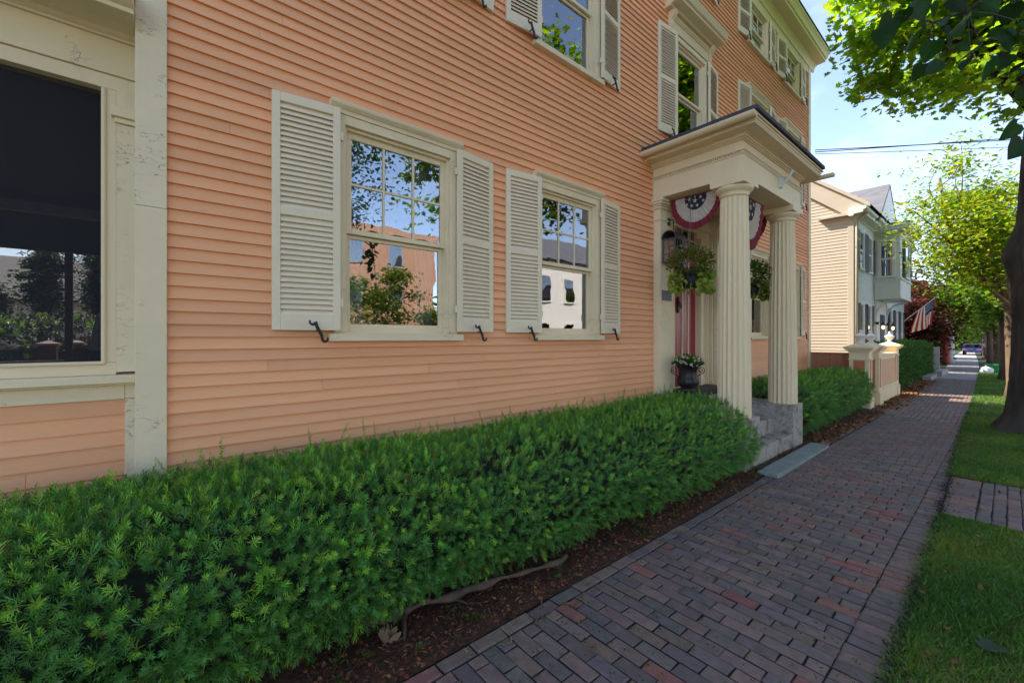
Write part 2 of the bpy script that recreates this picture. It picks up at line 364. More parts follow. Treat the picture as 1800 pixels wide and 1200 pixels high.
for a, b in zip(XS[:-1], XS[1:]):
    for off in (-2.6, -11.15):
        mbk.add([(a, R_(a) + off, gz(a) - .1), (b, R_(b) + off, gz(b) - .1), (b, R_(b) + off + .15, gz(b) - .1), (a, R_(a) + off + .15, gz(a) - .1),
                 (a, R_(a) + off, gz(a) + .03), (b, R_(b) + off, gz(b) + .03), (b, R_(b) + off + .15, gz(b) + .03), (a, R_(a) + off + .15, gz(a) + .03)],
                [(0, 3, 2, 1), (4, 5, 6, 7), (0, 1, 5, 4), (1, 2, 6, 5), (2, 3, 7, 6), (3, 0, 4, 7)])
struct(mbk.build('kerb', M['granite']))
struct(ribbon('joint_bed', M['joint'], [(x, R_(x) - .01 if x != 0 else .36, L_(x), gz(x) - .008) for x in [0, .5, 2.6, 4, 6.6, 8, 11.5, 15, 18, 22, 26]]))
struct(ribbon('far_sidewalk', M['concrete'], [(x, R_(x), L_(x), gz(x) + .0) for x in [26, 30, 35, 50, 70, 110, 160, 400]]))
struct(ribbon('garden_path', M['joint'], [(5.48, -1.9, .42, -.006), (7.06, -1.9, .44, -.006)]))
# individual laid bricks
BV = []; BF = []; BC = []
def brick_color():
    r = random.random()
    if r < .40: c = (.122, .094, .086)
    elif r < .72: c = (.150, .104, .086)
    elif r < .945: c = (.168, .110, .088)
    else: c = (.20, .085, .066)
    k = random.uniform(.98, 1.30); return tuple(x * k * random.uniform(.94, 1.06) for x in c)
def brick(x0, x1, y0, y1, cut=None):
    g = .0045; c = .007; h = max(-.003, random.gauss(0, .0024)); tx = random.gauss(0, .008); ty = random.gauss(0, .010)
    x0 += g * random.uniform(.6, 1.3); x1 -= g * random.uniform(.6, 1.3); y0 += g * random.uniform(.6, 1.3); y1 -= g * random.uniform(.6, 1.3)
    if x1 - x0 < .02 or y1 - y0 < .02: return
    cx, cy = (x0 + x1) / 2, (y0 + y1) / 2; rot = random.gauss(0, .008); bz = gz(cx)
    co = math.cos(rot); si = math.sin(rot)
    j = lambda: random.uniform(-.0035, .0035)
    def P(x, y, z):
        dx, dy = x - cx, y - cy
        return (cx + dx * co - dy * si, cy + dx * si + dy * co, bz + z + h + dx * tx + dy * ty)
    o = len(BV)
    q = [(x0, y0), (x1, y0), (x1, y1), (x0, y1)]
    q1 = [(x0 + c, y0 + c), (x1 - c, y0 + c), (x1 - c, y1 - c), (x0 + c, y1 - c)]
    q = [(a + j(), b + j()) for a, b in q]
    BV.extend([P(a, b, -.03) for a, b in q]); BV.extend([P(a, b, -.0045) for a, b in q]); BV.extend([P(a, b, .0) for a, b in q1])
    for i in range(4):
        k = (i + 1) % 4; BF.append((o + i, o + k, o + 4 + k, o + 4 + i)); BF.append((o + 4 + i, o + 4 + k, o + 8 + k, o + 8 + i))
    BF.append((o + 8, o + 9, o + 10, o + 11)); BC.extend([brick_color()] * 12)
BW = .0895; BL = .2
x = .55; i = 0
while x < 11.45:                                           # running bond, bricks laid across the walk
    y0 = .562; y1 = 1.739; s = BL / 2 if i % 2 else BL
    y = y0 + s * random.uniform(.93, 1.05); pts = [y0, y]
    while y < y1 - .03: y += BL * random.uniform(.985, 1.015); pts.append(min(y, y1))
    for a, b in zip(pts[:-1], pts[1:]): brick(x, x + BW, a, b)
    x += BW; i += 1
x = .55
while x < 11.45:
    brick(x, x + BW * random.uniform(.97, 1), R_(x) - .0, .564); x += BW      # right-hand border
x = .45
while x < 5.25: brick(x, x + .2, 1.742, 1.83); x += .2      # edging along the planting bed
x = 7.6
while x < 26: yl = L_(x); brick(x, x + .2, yl - .085, yl); x += .2
while False: pass
x = 5.25
while x < 7.6: brick(x, x + BW, 1.74, 1.84); x += BW
xx = 11.47                                                 # beyond: bricks laid lengthwise
rowsY = 14
for k in range(rowsY):
    x = xx - random.uniform(0, .1)
    while x < 26.0:
        l = BL * random.uniform(.98, 1.02); c = x + l / 2
        ya = R_(c) + .01; yb = L_(c) - .09; wv = (yb - ya) / rowsY
        brick(x, x + l, ya + wv * k, ya + wv * (k + 1)); x += l
y = -.02                                                    # side path to the kerb
for r_ in range(7):
    pass
x = 5.5
while x < 7.0: brick(x, x + BW, .20, R_(x) - .002); x += BW
yy = .195
while yy > -1.7:
    x = 5.5 + (random.choice([0, .1]))
    if x > 5.5: brick(5.5, 5.6, yy - BW, yy)
    while x < 7.02: brick(x, min(x + .2, 7.04), yy - BW, yy); x += .2
    yy -= BW
struct(mk_obj('sidewalk', np.array(BV), BF, M['brick'], col=np.array(BC)))

# ------------------------------------------------------------------ the salmon clapboard house
WY = 3.26
house = thing('clapboard_house', 'salmon pink three storey clapboard house with cream shutters and a columned front porch', 'house', (0, WY, 0))
HX0, HX1 = .05, 12.52
COLX = [1.545, 3.60, 6.40, 9.15, 11.15]
def openings():
    ops = []
    for c in (0, 1, 3, 4): ops.append((COLX[c] - .49, COLX[c] + .49, 1.60, 3.28))
    for c in (0, 1, 3, 4): ops.append((COLX[c] - .49, COLX[c] + .49, 4.70, 6.38))
    ops.append((COLX[2] - .49, COLX[2] + .49, 4.60, 6.15))
    for c in range(5): ops.append((COLX[c] - .49, COLX[c] + .49, 7.26, 8.16))
    ops.append((5.42, 7.44, .70, 3.56))
    return ops
OPS = openings()
def clapboards(x0, x1, z0, z1, exp, y, ops, mb, lap=.018, seg=True, ax='x', wob=.0016):
    """each course is a board leaning out over the one below"""
    n = int(round((z1 - z0) / exp)); exp = (z1 - z0) / n
    for i in range(n):
        a = z0 + i * exp; b = a + exp
        cuts = [(x0, x1)]
        for (ox0, ox1, oz0, oz1) in ops:
            if b > oz0 + .01 and a < oz1 - .01:
                nc = []
                for (p, q) in cuts:
                    if ox1 <= p or ox0 >= q: nc.append((p, q)); continue
                    if ox0 > p: nc.append((p, ox0))
                    if ox1 < q: nc.append((ox1, q))
                cuts = nc
        for (p, q) in cuts:
            xs = [p]
            if seg:
                t = p + random.uniform(.3, 2.8)
                while t < q - .3: xs.append(t); t += random.uniform(1.6, 3.2)
            xs.append(q)
            for u, v in zip(xs[:-1], xs[1:]):
                dz0 = random.uniform(-wob, wob); dz1 = random.uniform(-wob, wob); e = random.uniform(0, .0015)
                gap = .0016 if v < q else 0
                w0 = u; w1 = v - gap
                P = [(w0, y - lap - e, a + dz0), (w1, y - lap - e, a + dz1), (w1, y - .003, b + .012), (w0, y - .003, b + .012), (w0, y + .004, a + dz0), (w1, y + .004, a + dz1)]
                if ax == 'y': P = [(p_[1], p_[0], p_[2]) for p_ in P]
                mb.add(P, [(0, 1, 2, 3), (0, 4, 5, 1), (0, 3, 4), (1, 5, 2)])
mb = MB(); clapboards(HX0, HX1 - .14, .765, 8.36, .0768, WY, OPS, mb, .024); mb.build('clapboard_wall', M['salmon'], house)
# solid sheathing behind, with the same openings (thick wall cells)
mb = MB()
xsc = sorted({HX0, HX1, *[o[0] for o in OPS], *[o[1] for o in OPS]}); zsc = sorted({.45, 8.5, *[o[2] for o in OPS], *[o[3] for o in OPS]})
for a, b in zip(xsc[:-1], xsc[1:]):
    for c, d in zip(zsc[:-1], zsc[1:]):
        mx_, mz_ = (a + b) / 2, (c + d) / 2
        if any(o[0] < mx_ < o[1] and o[2] < mz_ < o[3] for o in OPS): continue
        mb.box(a, b, WY + .006, WY + .15, c, d)
mb.box(HX0, HX0 + .12, WY + .15, 12, .45, 8.5); mb.box(HX1 - .12, HX1, WY + .15, 12, .45, 8.5); mb.box(HX0 + .12, HX1 - .12, 11.88, 12, .45, 8.5)
mb.box(HX0 + .12, HX1 - .12, WY + .15, 11.88, 8.38, 8.5); mb.box(HX0 + .12, HX1 - .12, WY + .15, 11.88, 4.0, 4.1); mb.box(HX0 + .12, HX1 - .12, WY + .15, 11.88, .5, .6)
for c in (2.55, 5.2, 7.9, 10.1): mb.box(c, c + .1, WY + .15, 11.88, .6, 8.38)
mb.build('sheathing', M['salmon'], house)
mb = MB(); mb.box(HX0 + .01, 5.3, WY + .0, WY + .15, -.05, .448); mb.box(7.55, HX1, WY + .0, WY + .15, -.05, .448)
mb.box(HX0 + .01, 5.33, WY - .03, WY + .004, -.04, .74); mb.box(7.56, HX1 - .01, WY - .03, WY + .004, -.04, .74)
mb.build('foundation', M['granite'], house, .004)
# corner boards
mb = MB(); mb.box(-.092, .05, WY - .045, WY + .17, .55, 2.36); mb.build('corner_board', M['cream_worn'], house, .004)
mb = MB(); mb.box(-.092, .05, WY - .043, WY + .17, 2.362, 8.4); mb.build('corner_board', M['cream_old'], house, .004)
mb = MB(); mb.box(HX1 - .14, HX1 + .02, WY - .04, WY + .14, .5, 8.4); mb.build('corner_board', M['cream'], house, .004)
# cornice and roof
EZ = 8.42
P = [(WY - .02, EZ - .10), (WY - .05, EZ - .10), (WY - .07, EZ + .0), (WY - .12, EZ + .05), (WY - .16, EZ + .05), (WY - .30, EZ + .055), (WY - .30, EZ + .10),
     (WY - .33, EZ + .11), (WY - .37, EZ + .19), (WY - .40, EZ + .21), (WY - .40, EZ + .24), (WY - .02, EZ + .25)]
mb = MB(); mb.prof(P, HX0 - .45, HX1 + .22, 'x'); mb.build('cornice', M['cream'], house, .003)
mb = MB(); mb.box(HX0 - .1, HX1 + .03, WY - .032, WY + .004, 8.17, 8.33); mb.build('frieze_board', M['cream'], house, .003)
a, b, c, d = HX0 - .47, HX1 + .24, WY - .42, 12.4; rz = EZ + .26; my = (c + d) / 2
mb = MB(); mb.add([(a, c, rz), (b, c, rz), (b, d, rz), (a, d, rz), (a + 4.5, my, rz + 2.0), (b - 4.5, my, rz + 2.0)], [(0, 1, 5, 4), (1, 2, 5), (2, 3, 4, 5), (3, 0, 4), (0, 3, 2, 1)])
mb.build('roof', M['darkroof'], house)

def mk_window(name, W, z0, z1, crown=True, muntins=True, curtain=True, meet=.5, plain=False):
    """window part at local x=0 (centre); z absolute; returns part root"""
    Y = WY; h = W / 2
    mb = MB(); cw = .075
    mb.box(-h - cw, -h, Y - .045, Y + .07, z0 + .0, z1 + .07); mb.box(h, h + cw, Y - .045, Y + .07, z0, z1 + .07)
    mb.box(-h, h, Y - .045, Y + .07, z1, z1 + .07)
    # blind stops
    mb.box(-h, -h + .022, Y - .012, Y + .10, z0, z1); mb.box(h - .022, h, Y - .012, Y + .10, z0, z1); mb.box(-h + .022, h - .022, Y - .012, Y + .10, z1 - .022, z1)
    mb.box(-h, h, Y + .03, Y + .15, z0 - .03, z0)
    root = mb.build(name, M['cream_worn'], house, .003)
    if crown:
        P = [(Y + .0, z1 + .072), (Y - .052, z1 + .072), (Y - .055, z1 + .10), (Y - .065, z1 + .105), (Y - .085, z1 + .125), (Y - .09, z1 + .14), (Y - .09, z1 + .150), (Y - .02, z1 + .156), (Y, z1 + .156)]
        MB().prof(P, -h - cw - .035, h + cw + .035).build('crown_moulding', M['cream_worn'], root)
    MB().box(-h - cw - .045, h + cw + .045, Y - .075, Y + .03, z0 - .068, z0 - .012).box(-h - cw + .0, h + cw, Y - .03, Y + .002, z0 - .012, z0 - .0).build('sill', M['cream_worn'], root, .004)
    zm = z0 + (z1 - z0) * meet; s = .045; i0, i1 = -h + .022, h - .022
    up = MB(); yb = Y + .02
    up.box(i0, i0 + s, yb, yb + .03, zm - .02, z1 - .022); up.box(i1 - s, i1, yb, yb + .03, zm - .02, z1 - .022)
    up.box(i0 + s, i1 - s, yb, yb + .03, z1 - .022 - s, z1 - .022); up.box(i0 + s, i1 - s, yb - .002, yb + .03, zm - .02, zm + .018)
    us = up.build('upper_sash', M['cream_worn'], root, .002)
    gx0, gx1, gz0, gz1 = i0 + s, i1 - s, zm + .018, z1 - .022 - s
    if muntins:
        mm = MB(); t = .009
        for k in (1, 2): xx = gx0 + (gx1 - gx0) * k / 3; mm.box(xx - t, xx + t, yb + .004, yb + .026, gz0, gz1)
        zz = (gz0 + gz1) / 2
        for a_, b_ in ((gx0, gx0 + (gx1 - gx0) / 3 - t), (gx0 + (gx1 - gx0) / 3 + t, gx0 + (gx1 - gx0) * 2 / 3 - t), (gx0 + (gx1 - gx0) * 2 / 3 + t, gx1)):
            mm.box(a_, b_, yb + .004, yb + .026, zz - t, zz + t)
        mm.build('muntins', M['cream'], root)
    lo = MB(); yl = Y + .055; zb = z0
    lo.box(i0, i0 + s, yl, yl + .03, zb, zm - .022); lo.box(i1 - s, i1, yl, yl + .03, zb, zm - .022)
    lo.box(i0 + s, i1 - s, yl, yl + .03, zb, zb + .065); lo.box(i0 + s, i1 - s, yl, yl + .03, zm - .05, zm - .022)
    ls = lo.build('lower_sash', M['cream_worn'], root, .002)
    a1, a2 = .9, .7
    MB().box(gx0 - .004, gx1 + .004, yb + .013, yb + .016, gz0 - .004, gz1 + .004).build('window_pane', M['glass'], root)
    MB().box(gx0 - .004, gx1 + .004, yl + .013, yl + .016, zb + .061, zm - .046).build('window_pane', M['glass'], root)
    if curtain:
        for sgn in (-1, 1):
            cm = MB()
            xs = np.linspace(i0 + .03, i0 + .2, 22) if sgn < 0 else np.linspace(i1 - .2, i1 - .03, 22)
            ys = Y + .20 + .014 * np.sin(np.arange(22) * 1.5)
            V = [(x_, y_, z0 + .02) for x_, y_ in zip(xs, ys)] + [(x_, y_, z1 - .03) for x_, y_ in zip(xs, ys)]
            V += [(x_, y_ + .003, z0 + .02) for x_, y_ in zip(xs, ys)] + [(x_, y_ + .003, z1 - .03) for x_, y_ in zip(xs, ys)]
            F = [(q, q + 1, 23 + q, 22 + q) for q in range(21)] + [(44 + q, 66 + q, 67 + q, 45 + q) for q in range(21)]
            cm.add(V, F)
            cm.build('curtain', M['curtain'], root, smooth=True)
    return root
def place(root, dx, dz=0, dy=0):
    root.location = (root.location[0] + dx, root.location[1] + dy, root.location[2] + dz); return root
w1 = mk_window('window', .92, 1.645, 3.20)
wins = []
def dup_win(src, dx, dz=0):
    c = copy_tree(src, house); c.location = (dx, 0, dz); return c
for c_ in (1, 3, 4): dup_win(w1, COLX[c_])
for c_ in (0, 1, 3, 4): dup_win(w1, COLX[c_], 3.10)
w1.location = (COLX[0], 0, 0)
w3 = mk_window('window', .90, 7.30, 8.10, crown=False)
for c_ in (0, 1, 2, 4): dup_win(w3, COLX[c_])
w3.location = (COLX[3], 0, 0)
wh = mk_window('window', .92, 4.62, 6.06, crown=False, muntins=False)
wh.location = (COLX[2], 0, 0)
# hood over the middle window
mb = MB(); c_ = COLX[2]; Y = WY
mb.box(c_ - .56, c_ + .56, Y - .05, Y + .0, 6.15, 6.40)
P = [(Y, 6.40), (Y - .10, 6.40), (Y - .12, 6.42), (Y - .24, 6.425), (Y - .24, 6.46), (Y - .27, 6.47), (Y - .30, 6.53), (Y - .31, 6.55), (Y, 6.57)]
mb.prof(P, c_ - .74, c_ + .74)
for s_ in (-1, 1):
    xb = c_ + s_ * .61
    mb.prof([(Y - .0, 6.395), (Y - .13, 6.395), (Y - .12, 6.33), (Y - .07, 6.27), (Y - .065, 6.18), (Y - .04, 6.14), (Y, 6.14)], xb - .04, xb + .04)
mb.box(c_ - .56, c_ + .56, Y - .07, Y - .05, 6.33, 6.37)
for k in range(36): xk = c_ - .54 + k * .0305; mb.box(xk, xk + .016, Y - .066, Y - .052, 6.29, 6.328)
mb.build('window_hood', M['cream'], house)

# shutters
def mk_shutter(z0, z1, Wd=.44):
    """hinged at local x=0, extends to +x; local front is -y; both faces real"""
    T = .03; st = .052
    fr = MB(); H = z1 - z0; mid = z0 + H * .505; Y = WY
    fr.box(0, st, Y - T / 2, Y + T / 2, z0, z1); fr.box(Wd - st, Wd, Y - T / 2, Y + T / 2, z0, z1)
    e = .0015
    fr.box(st, Wd - st, Y - T / 2 + e, Y + T / 2 - e, z1 - .062, z1); fr.box(st, Wd - st, Y - T / 2 + e, Y + T / 2 - e, z0, z0 + .115)
    fr.box(st, Wd - st, Y - T / 2 + e, Y + T / 2 - e, mid - .03, mid + .03)
    o = fr.build('shutter', M['shutter'], house, .0025)
    sl_ = MB()
    for (a_, b_) in ((z0 + .115, mid - .03), (mid + .03, z1 - .062)):
        n = max(4, int(round((b_ - a_) / .0385))); p = (b_ - a_) / n
        for i_ in range(n):
            zc = a_ + p * (i_ + .5); hw = .021; tt = .0028
            # slat slopes: outer edge low, inner edge high
            dy, dz = .0125, p * .56
            jx = random.uniform(-.0012, .0012)
            sl_.add([(st, Y - dy, zc - dz + jx), (Wd - st, Y - dy, zc - dz - jx), (Wd - st, Y + dy, zc + dz - jx), (st, Y + dy, zc + dz + jx),
                     (st, Y - dy + .002, zc - dz - 2 * tt + jx), (Wd - st, Y - dy + .002, zc - dz - 2 * tt - jx), (Wd - st, Y + dy + .002, zc + dz - 2 * tt), (st, Y + dy + .002, zc + dz - 2 * tt)],
                    [(0, 1, 2, 3), (7, 6, 5, 4), (0, 4, 5, 1), (3, 2, 6, 7), (0, 3, 7, 4), (1, 5, 6, 2)])
    sl_.build('slats', M['shutter'], o)
    hb = MB()
    for z_ in (z0 + .2, z1 - .2): hb.box(-.02, .0, Y - .006, Y + .02, z_ - .03, z_ + .03)
    hb.build('hinge', M['shutter'], o)
    return o
def s_dog(parent, x, z, y=-.03, flip=1):
    pts = []; k = 1.5
    for t in np.linspace(0, 1, 34):
        if t < .3: a_ = R(-210 + 210 * t / .3); r_ = .012 + .006 * t; q = (-.028 + r_ * math.cos(a_) - .0, .040 + r_ * math.sin(a_))
        elif t < .7: u = (t - .3) / .4; q = (-.0145 + .029 * (3 * u * u - 2 * u ** 3), .040 - .08 * u)
        else: a_ = R(180 + 210 * (t - .7) / .3); r_ = .0135 - .006 * (t - .7); q = (.028 + r_ * math.cos(a_), -.040 + r_ * math.sin(a_))
        pts.append((x + flip * k * q[0], y, z + k * q[1]))
    rad = [.006 + .006 * math.sin(math.pi * t) for t in np.linspace(0, 1, 34)]
    mb = MB(); mb.tube(pts, rad, 8); mb.tube([(x, y - .006, z), (x, y + .05, z)], .007, 6)
    return mb.build('shutter_dog', M['iron'], parent, smooth=True)
protoL = mk_shutter(1.655, 3.285); protoS = mk_shutter(7.27, 8.13); protoH = mk_shutter(4.56, 6.12)
dog_m = None
jobs = [(c_, protoL, 0, 1.655) for c_ in (0, 1, 3, 4)] + [(c_, protoL, 3.09, 4.745) for c_ in (0, 1, 3, 4)] + [(c_, protoS, 0, 7.27) for c_ in range(5)] + [(2, protoH, 0, 4.56)]
for (ci, pr, dz, zb) in jobs:
    cx = COLX[ci]; dzj = .0
    for side in (-1, 1):
        o = copy_tree(pr, house); ang = R(7.2 + random.uniform(-1, 1))
        if side > 0: o.location = (cx + .51, -.082, dz); o.rotation_euler = (0, 0, ang)
        else: o.location = (cx - .51 - math.cos(ang) * .44, -.082 + math.sin(ang) * .44, dz); o.rotation_euler = (0, 0, -ang)
        for ch in o.children:                      # the hinge leaf sits at the jamb side
            if ch.name.startswith('hinge') and side < 0: ch.location = (.46, 0, 0)
        dx = .28 if side > 0 else -.30
        d = s_dog(house, cx + (.74 if side > 0 else -.67), zb - .0, WY - .125 if side < 0 else WY - .118, 1)
for pr in (protoL, protoS, protoH):
    for ch in list(pr.children): bpy.data.objects.remove(ch)
    bpy.data.objects.remove(pr)

# ---- portico (parts of the house)
def bev(o): return o
FZ = .62; CT = 3.545
C1, C2, CY = 5.53, 7.27, 2.23
def column(cx, z0):
    n = 20; k = 8; NN = n * k
    def rf(t, z):
        u = (t * n / (2 * math.pi)) % 1.0; s_ = abs(math.sin(math.pi * u)); return 1 - .11 * min(1, (s_ ** .8))
    zt = CT - .20
    P = []
    for i_ in range(15):
        t = i_ / 14; P.append((.192 - .034 * (t ** 1.5), z0 + (zt - z0) * t))
    mb = MB(); mb.lathe(P, (cx, CY), NN, rf=rf)
    o = mb.build('column', M['cream'], house)
    m2 = MB(); r = .158
    m2.lathe([(r - .004, zt - .001), (r + .008, zt + .01), (r + .008, zt + .03), (r + .012, zt + .034), (r + .012, zt + .044), (r + .03, zt + .06), (r + .055, zt + .085), (r + .06, zt + .105), (r + .055, zt + .118)], (cx, CY), 48)
    m2.box(cx - .215, cx + .215, CY - .205, CY + .205, zt + .119, CT - .003)
    c = m2.build('capital', M['cream'], o, .003)
    for p in c.data.polygons: p.use_smooth = True
    return o
column(C1, FZ + .002); column(C2, FZ + .002)
def pilaster(cx):
    y0, y1 = WY - .12, WY + .004; h = .17
    mb = MB(); mb.box(cx - h, cx + h, y0, y1, FZ - .1, CT - .002)
    o = mb.build('pilaster', M['cream_worn'], house, .003)
    m2 = MB()
    for (e, za, zb_) in ((.012, CT - .30, CT - .28), (.02, CT - .14, CT - .11), (.034, CT - .108, CT - .085), (.05, CT - .083, CT - .05), (.06, CT - .048, CT - .004)):
        m2.box(cx - h - e, cx + h + e, y0 - e, y1, za, zb_)
    m2.build('capital', M['cream'], o, .003); return o
pilaster(C1); pilaster(C2 + .03)
# entablature : box beams
def rect_ring(mb, x0, x1, y0, z0, z1, t=.36, yb=WY - .002):
    mb.box(x0, x0 + t, y0, yb, z0, z1); mb.box(x1 - t, x1, y0, yb, z0, z1); mb.box(x0 + t, x1 - t, y0, y0 + t, z0, z1)
EX0, EX1, EY0 = C1 - .19, C2 + .20, CY - .18
mb = MB(); rect_ring(mb, EX0, EX1, EY0, CT, 3.80); mb.build('architrave', M['cream'], house, .003)
mb = MB(); rect_ring(mb, EX0 + .01, EX1 - .01, EY0 + .01, 3.803, 4.02, .34)
mb.box(EX0 - .012, EX1 + .012, EY0 - .012, WY - .002, 3.797, 3.812)
mb.box(EX0 - .026, EX1 + .026, EY0 - .026, WY - .002, 3.840, 3.852)
mb.build('frieze', M['cream'], house, .002)
mb = MB(); nb = 70
for k in range(46): yk = EY0 + .01 + k * .0262; mb.box(EX0 - .018, EX0 + .02, yk, yk + .013, 3.813, 3.839)
for k in range(80): xk = EX0 + .0 + k * .0262
xk = EX0
while xk < EX1: mb.box(xk, xk + .013, EY0 - .018, EY0 + .02, 3.813, 3.839); xk += .0262
mb.build('dentils', M['cream'], house)
def cornice_layers(layers):
    mb = MB()
    for (e, z0, z1) in layers: mb.box(EX0 - e, EX1 + e, EY0 - e, WY - .001, z0, z1)
    return mb
cornice_layers([(.012, 3.965, 3.975), (.028, 3.976, 3.99), (.045, 3.991, 4.015), (.06, 4.016, 4.03), (.20, 4.031, 4.048), (.205, 4.049, 4.075), (.215, 4.076, 4.10), (.235, 4.101, 4.118)]).build('cornice', M['cream'], house, .003)
mb = MB(); rx0, rx1, ry0 = EX0 - .30, EX1 + .20, EY0 - .26
mb.add([(rx0, ry0, 4.13), (rx1, ry0, 4.13), (rx1, WY, 4.13), (rx0, WY, 4.13), (rx0, ry0, 4.175), (rx1, ry0, 4.175), (rx1, WY, 4.175), (rx0, WY, 4.175),
        ((rx0 + rx1) / 2 - .25, WY, 4.46), ((rx0 + rx1) / 2 + .25, WY, 4.46)],
       [(0, 3, 2, 1), (0, 1, 5, 4), (1, 2, 6, 5), (3, 0, 4, 7), (4, 5, 9, 8), (5, 6, 9), (7, 4, 8), (2, 3, 7, 8, 9, 6)])
mb.build('porch_roof', M['darkroof'], house)
def gutter(x, y0, y1, z, sgn):
    mb = MB(); n = 12; r = .055; P = [(x + r * math.cos(a_), z + r * math.sin(a_)) for a_ in np.linspace(math.pi, 2 * math.pi, n)] + [(x + (r - .005) * math.cos(a_), z + (r - .005) * math.sin(a_)) for a_ in np.linspace(2 * math.pi, math.pi, n)]
    mb.prof(P, y0, y1, 'y')
    mb.prof([(x + (r - .006) * math.cos(a_), z + (r - .006) * math.sin(a_)) for a_ in np.linspace(math.pi, 2 * math.pi, n)], y0 + .001, y0 + .006, 'y')
    k = y0 + .35
    while k < y1:
        P2 = [(x + (r + .006) * math.cos(a_), z + (r + .006) * math.sin(a_)) for a_ in np.linspace(math.pi, 2 * math.pi, n)] + [(x + (r + .001) * math.cos(a_), z + (r + .001) * math.sin(a_)) for a_ in np.linspace(2 * math.pi, math.pi, n)]
        mb.prof(P2, k, k + .02, 'y'); k += .5
    return mb.build('gutter', M['cream'], house, smooth=False)
gutter(rx0 + .022, ry0 + .02, WY - .02, 4.115, -1); gutter(rx1 + .06, ry0 - .10, WY - .02, 4.06, 1)
mb = MB(); mb.box(EX0 + .36, EX1 - .36, EY0 + .36, WY - .003, CT + .06, CT + .09)
for k in range(12): xk = EX0 + .40 + k * .1; mb.box(xk, xk + .006, EY0 + .362, WY - .01, CT + .052, CT + .06)
mb.build('porch_ceiling', M['cream'], house)
# flag bracket on the frieze
mb = MB(); mb.box(6.52, 6.58, EY0 - .035, EY0 + .0, 3.66, 3.80); mb.tube([(6.55, EY0 - .03, 3.70), (6.55, EY0 - .09, 3.74), (6.55, EY0 - .17, 3.86)], .017, 8)
mb.tube([(6.55, EY0 - .11, 3.78), (6.55, EY0 - .02, 3.82)], .010, 6); mb.build('flagpole_bracket', M['bluetrim'], house, smooth=False)
# entry: casing, panels, door
DY = WY + .02
mb = MB()
mb.box(5.40, 5.92, DY - .05, DY + .10, .70, 3.56); mb.box(6.70, 7.14, DY + .0, DY + .10, .70, 3.52)
mb.box(6.70, 6.735, DY - .075, DY, .84, 3.2); mb.box(6.80, 6.83, DY - .035, DY, .84, 3.2); mb.box(6.985, 7.015, DY - .05, DY, .84, 3.2); mb.box(7.06, 7.10, DY - .085, DY, .84, 3.2)
mb.box(5.92, 6.70, DY + .0, DY + .10, 2.96, 3.02); mb.box(5.92, 6.70, DY + .0, DY + .10, 3.30, 3.52)
mb.box(5.921, 7.139, DY - .03, DY - .001, 3.36, 3.56); mb.box(5.921, 7.139, DY + .001, DY + .10, 3.521, 3.56); mb.box(5.92, 6.70, DY + .0, DY + .1, .70, .85)
mb.box(7.141, 7.46, DY - .03, DY + .1, .70, 3.56); mb.build('door_casing', M['cream'], house, .002)
mb = MB(); mb.box(5.922, 6.698, DY + .05, DY + .06, 3.022, 3.298)
tr = mb.build('transom', M['darkpane'], house)
mb = MB()
for k in (1, 2, 3): xk = 5.92 + .78 * k / 4; mb.box(xk - .009, xk + .009, DY + .035, DY + .048, 3.022, 3.298)
mb.box(5.922, 6.698, DY + .037, DY + .046, 3.15, 3.168); mb.build('muntins', M['cream'], tr)
mb = MB(); mb.box(5.922, 6.698, DY + .03, DY + .075, .852, 2.958)
pl = [5.93, 6.07, 6.21, 6.24, 6.40, 6.44, 6.54, 6.69]
for a_, b_ in ((5.935, 6.015), (6.02, 6.10), (6.105, 6.185), (6.19, 6.235), (6.285, 6.345), (6.35, 6.41), (6.485, 6.545), (6.55, 6.61), (6.615, 6.69)): mb.box(a_, b_, DY + .022, DY + .0295, .87, 2.94)
door = mb.build('door', M['door'], house, .0015)
mb = MB()
for c_ in (6.26, 6.448): mb.box(c_ - .011, c_ + .011, DY + .008, DY + .0285, .86, 2.95)
mb.build('door_stripe', M['cream'], door)
mb = MB(); mb.box(6.105, 6.165, DY + .0, DY + .02, 2.02, 2.20); mb.prof([(6.105, 2.20), (6.165, 2.20), (6.135, 2.235)], DY, DY + .02, 'y'); mb.prof([(6.105, 2.02), (6.165, 2.02), (6.135, 1.985)], DY, DY + .02, 'y')
mb.tube([(6.115, DY - .0, 2.16), (6.11, DY - .03, 2.09), (6.135, DY - .035, 2.05), (6.16, DY - .03, 2.09), (6.155, DY, 2.16)], .007, 6)
mb.build('door_knocker', M['iron'], door)
mb = MB(); mb.box(5.76, 6.93, 2.90, WY - .001, .755, .84); mb.build('door_sill', M['blackstep'], house, .004)
mb = MB(); mb.box(5.75, 6.95, 2.88, WY - .001, .625, .752); mb.build('door_step', M['granite'], house, .005)

# ------------------------------------------------------------------ granite porch base and steps
gs = thing('granite_steps', 'weathered granite porch steps between two plinth blocks under the fluted columns', 'steps', (6.4, 2.5, 0))
def gbox(n, *a, b=.008):
    mb = MB(); mb.box(*a); return mb.build(n, M['granite'], gs, b)
gbox('plinth', 5.345, 5.80, 2.03, 3.14, -.05, FZ); gbox('plinth', 7.06, 7.50, 2.03, 3.14, -.05, FZ)
gbox('step', 5.803, 7.057, 2.035, 2.29, -.05, .21); gbox('step', 5.803, 7.057, 2.28, 2.55, .0, .415); gbox('landing', 5.803, 7.057, 2.53, 3.20, .1, FZ - .004)
mb = MB(); mb.box(5.40, 7.50, 1.70, 1.925, .002, .04)
o = mb.build('stone_slab', M['bluestone'], None, .006)
for v in o.data.vertices: v.co.x += random.uniform(-.02, .02); v.co.y += random.uniform(-.012, .012)
tag(o, 'flat blue grey stone slab lying on the bricks in front of the granite steps', 'stone slab')

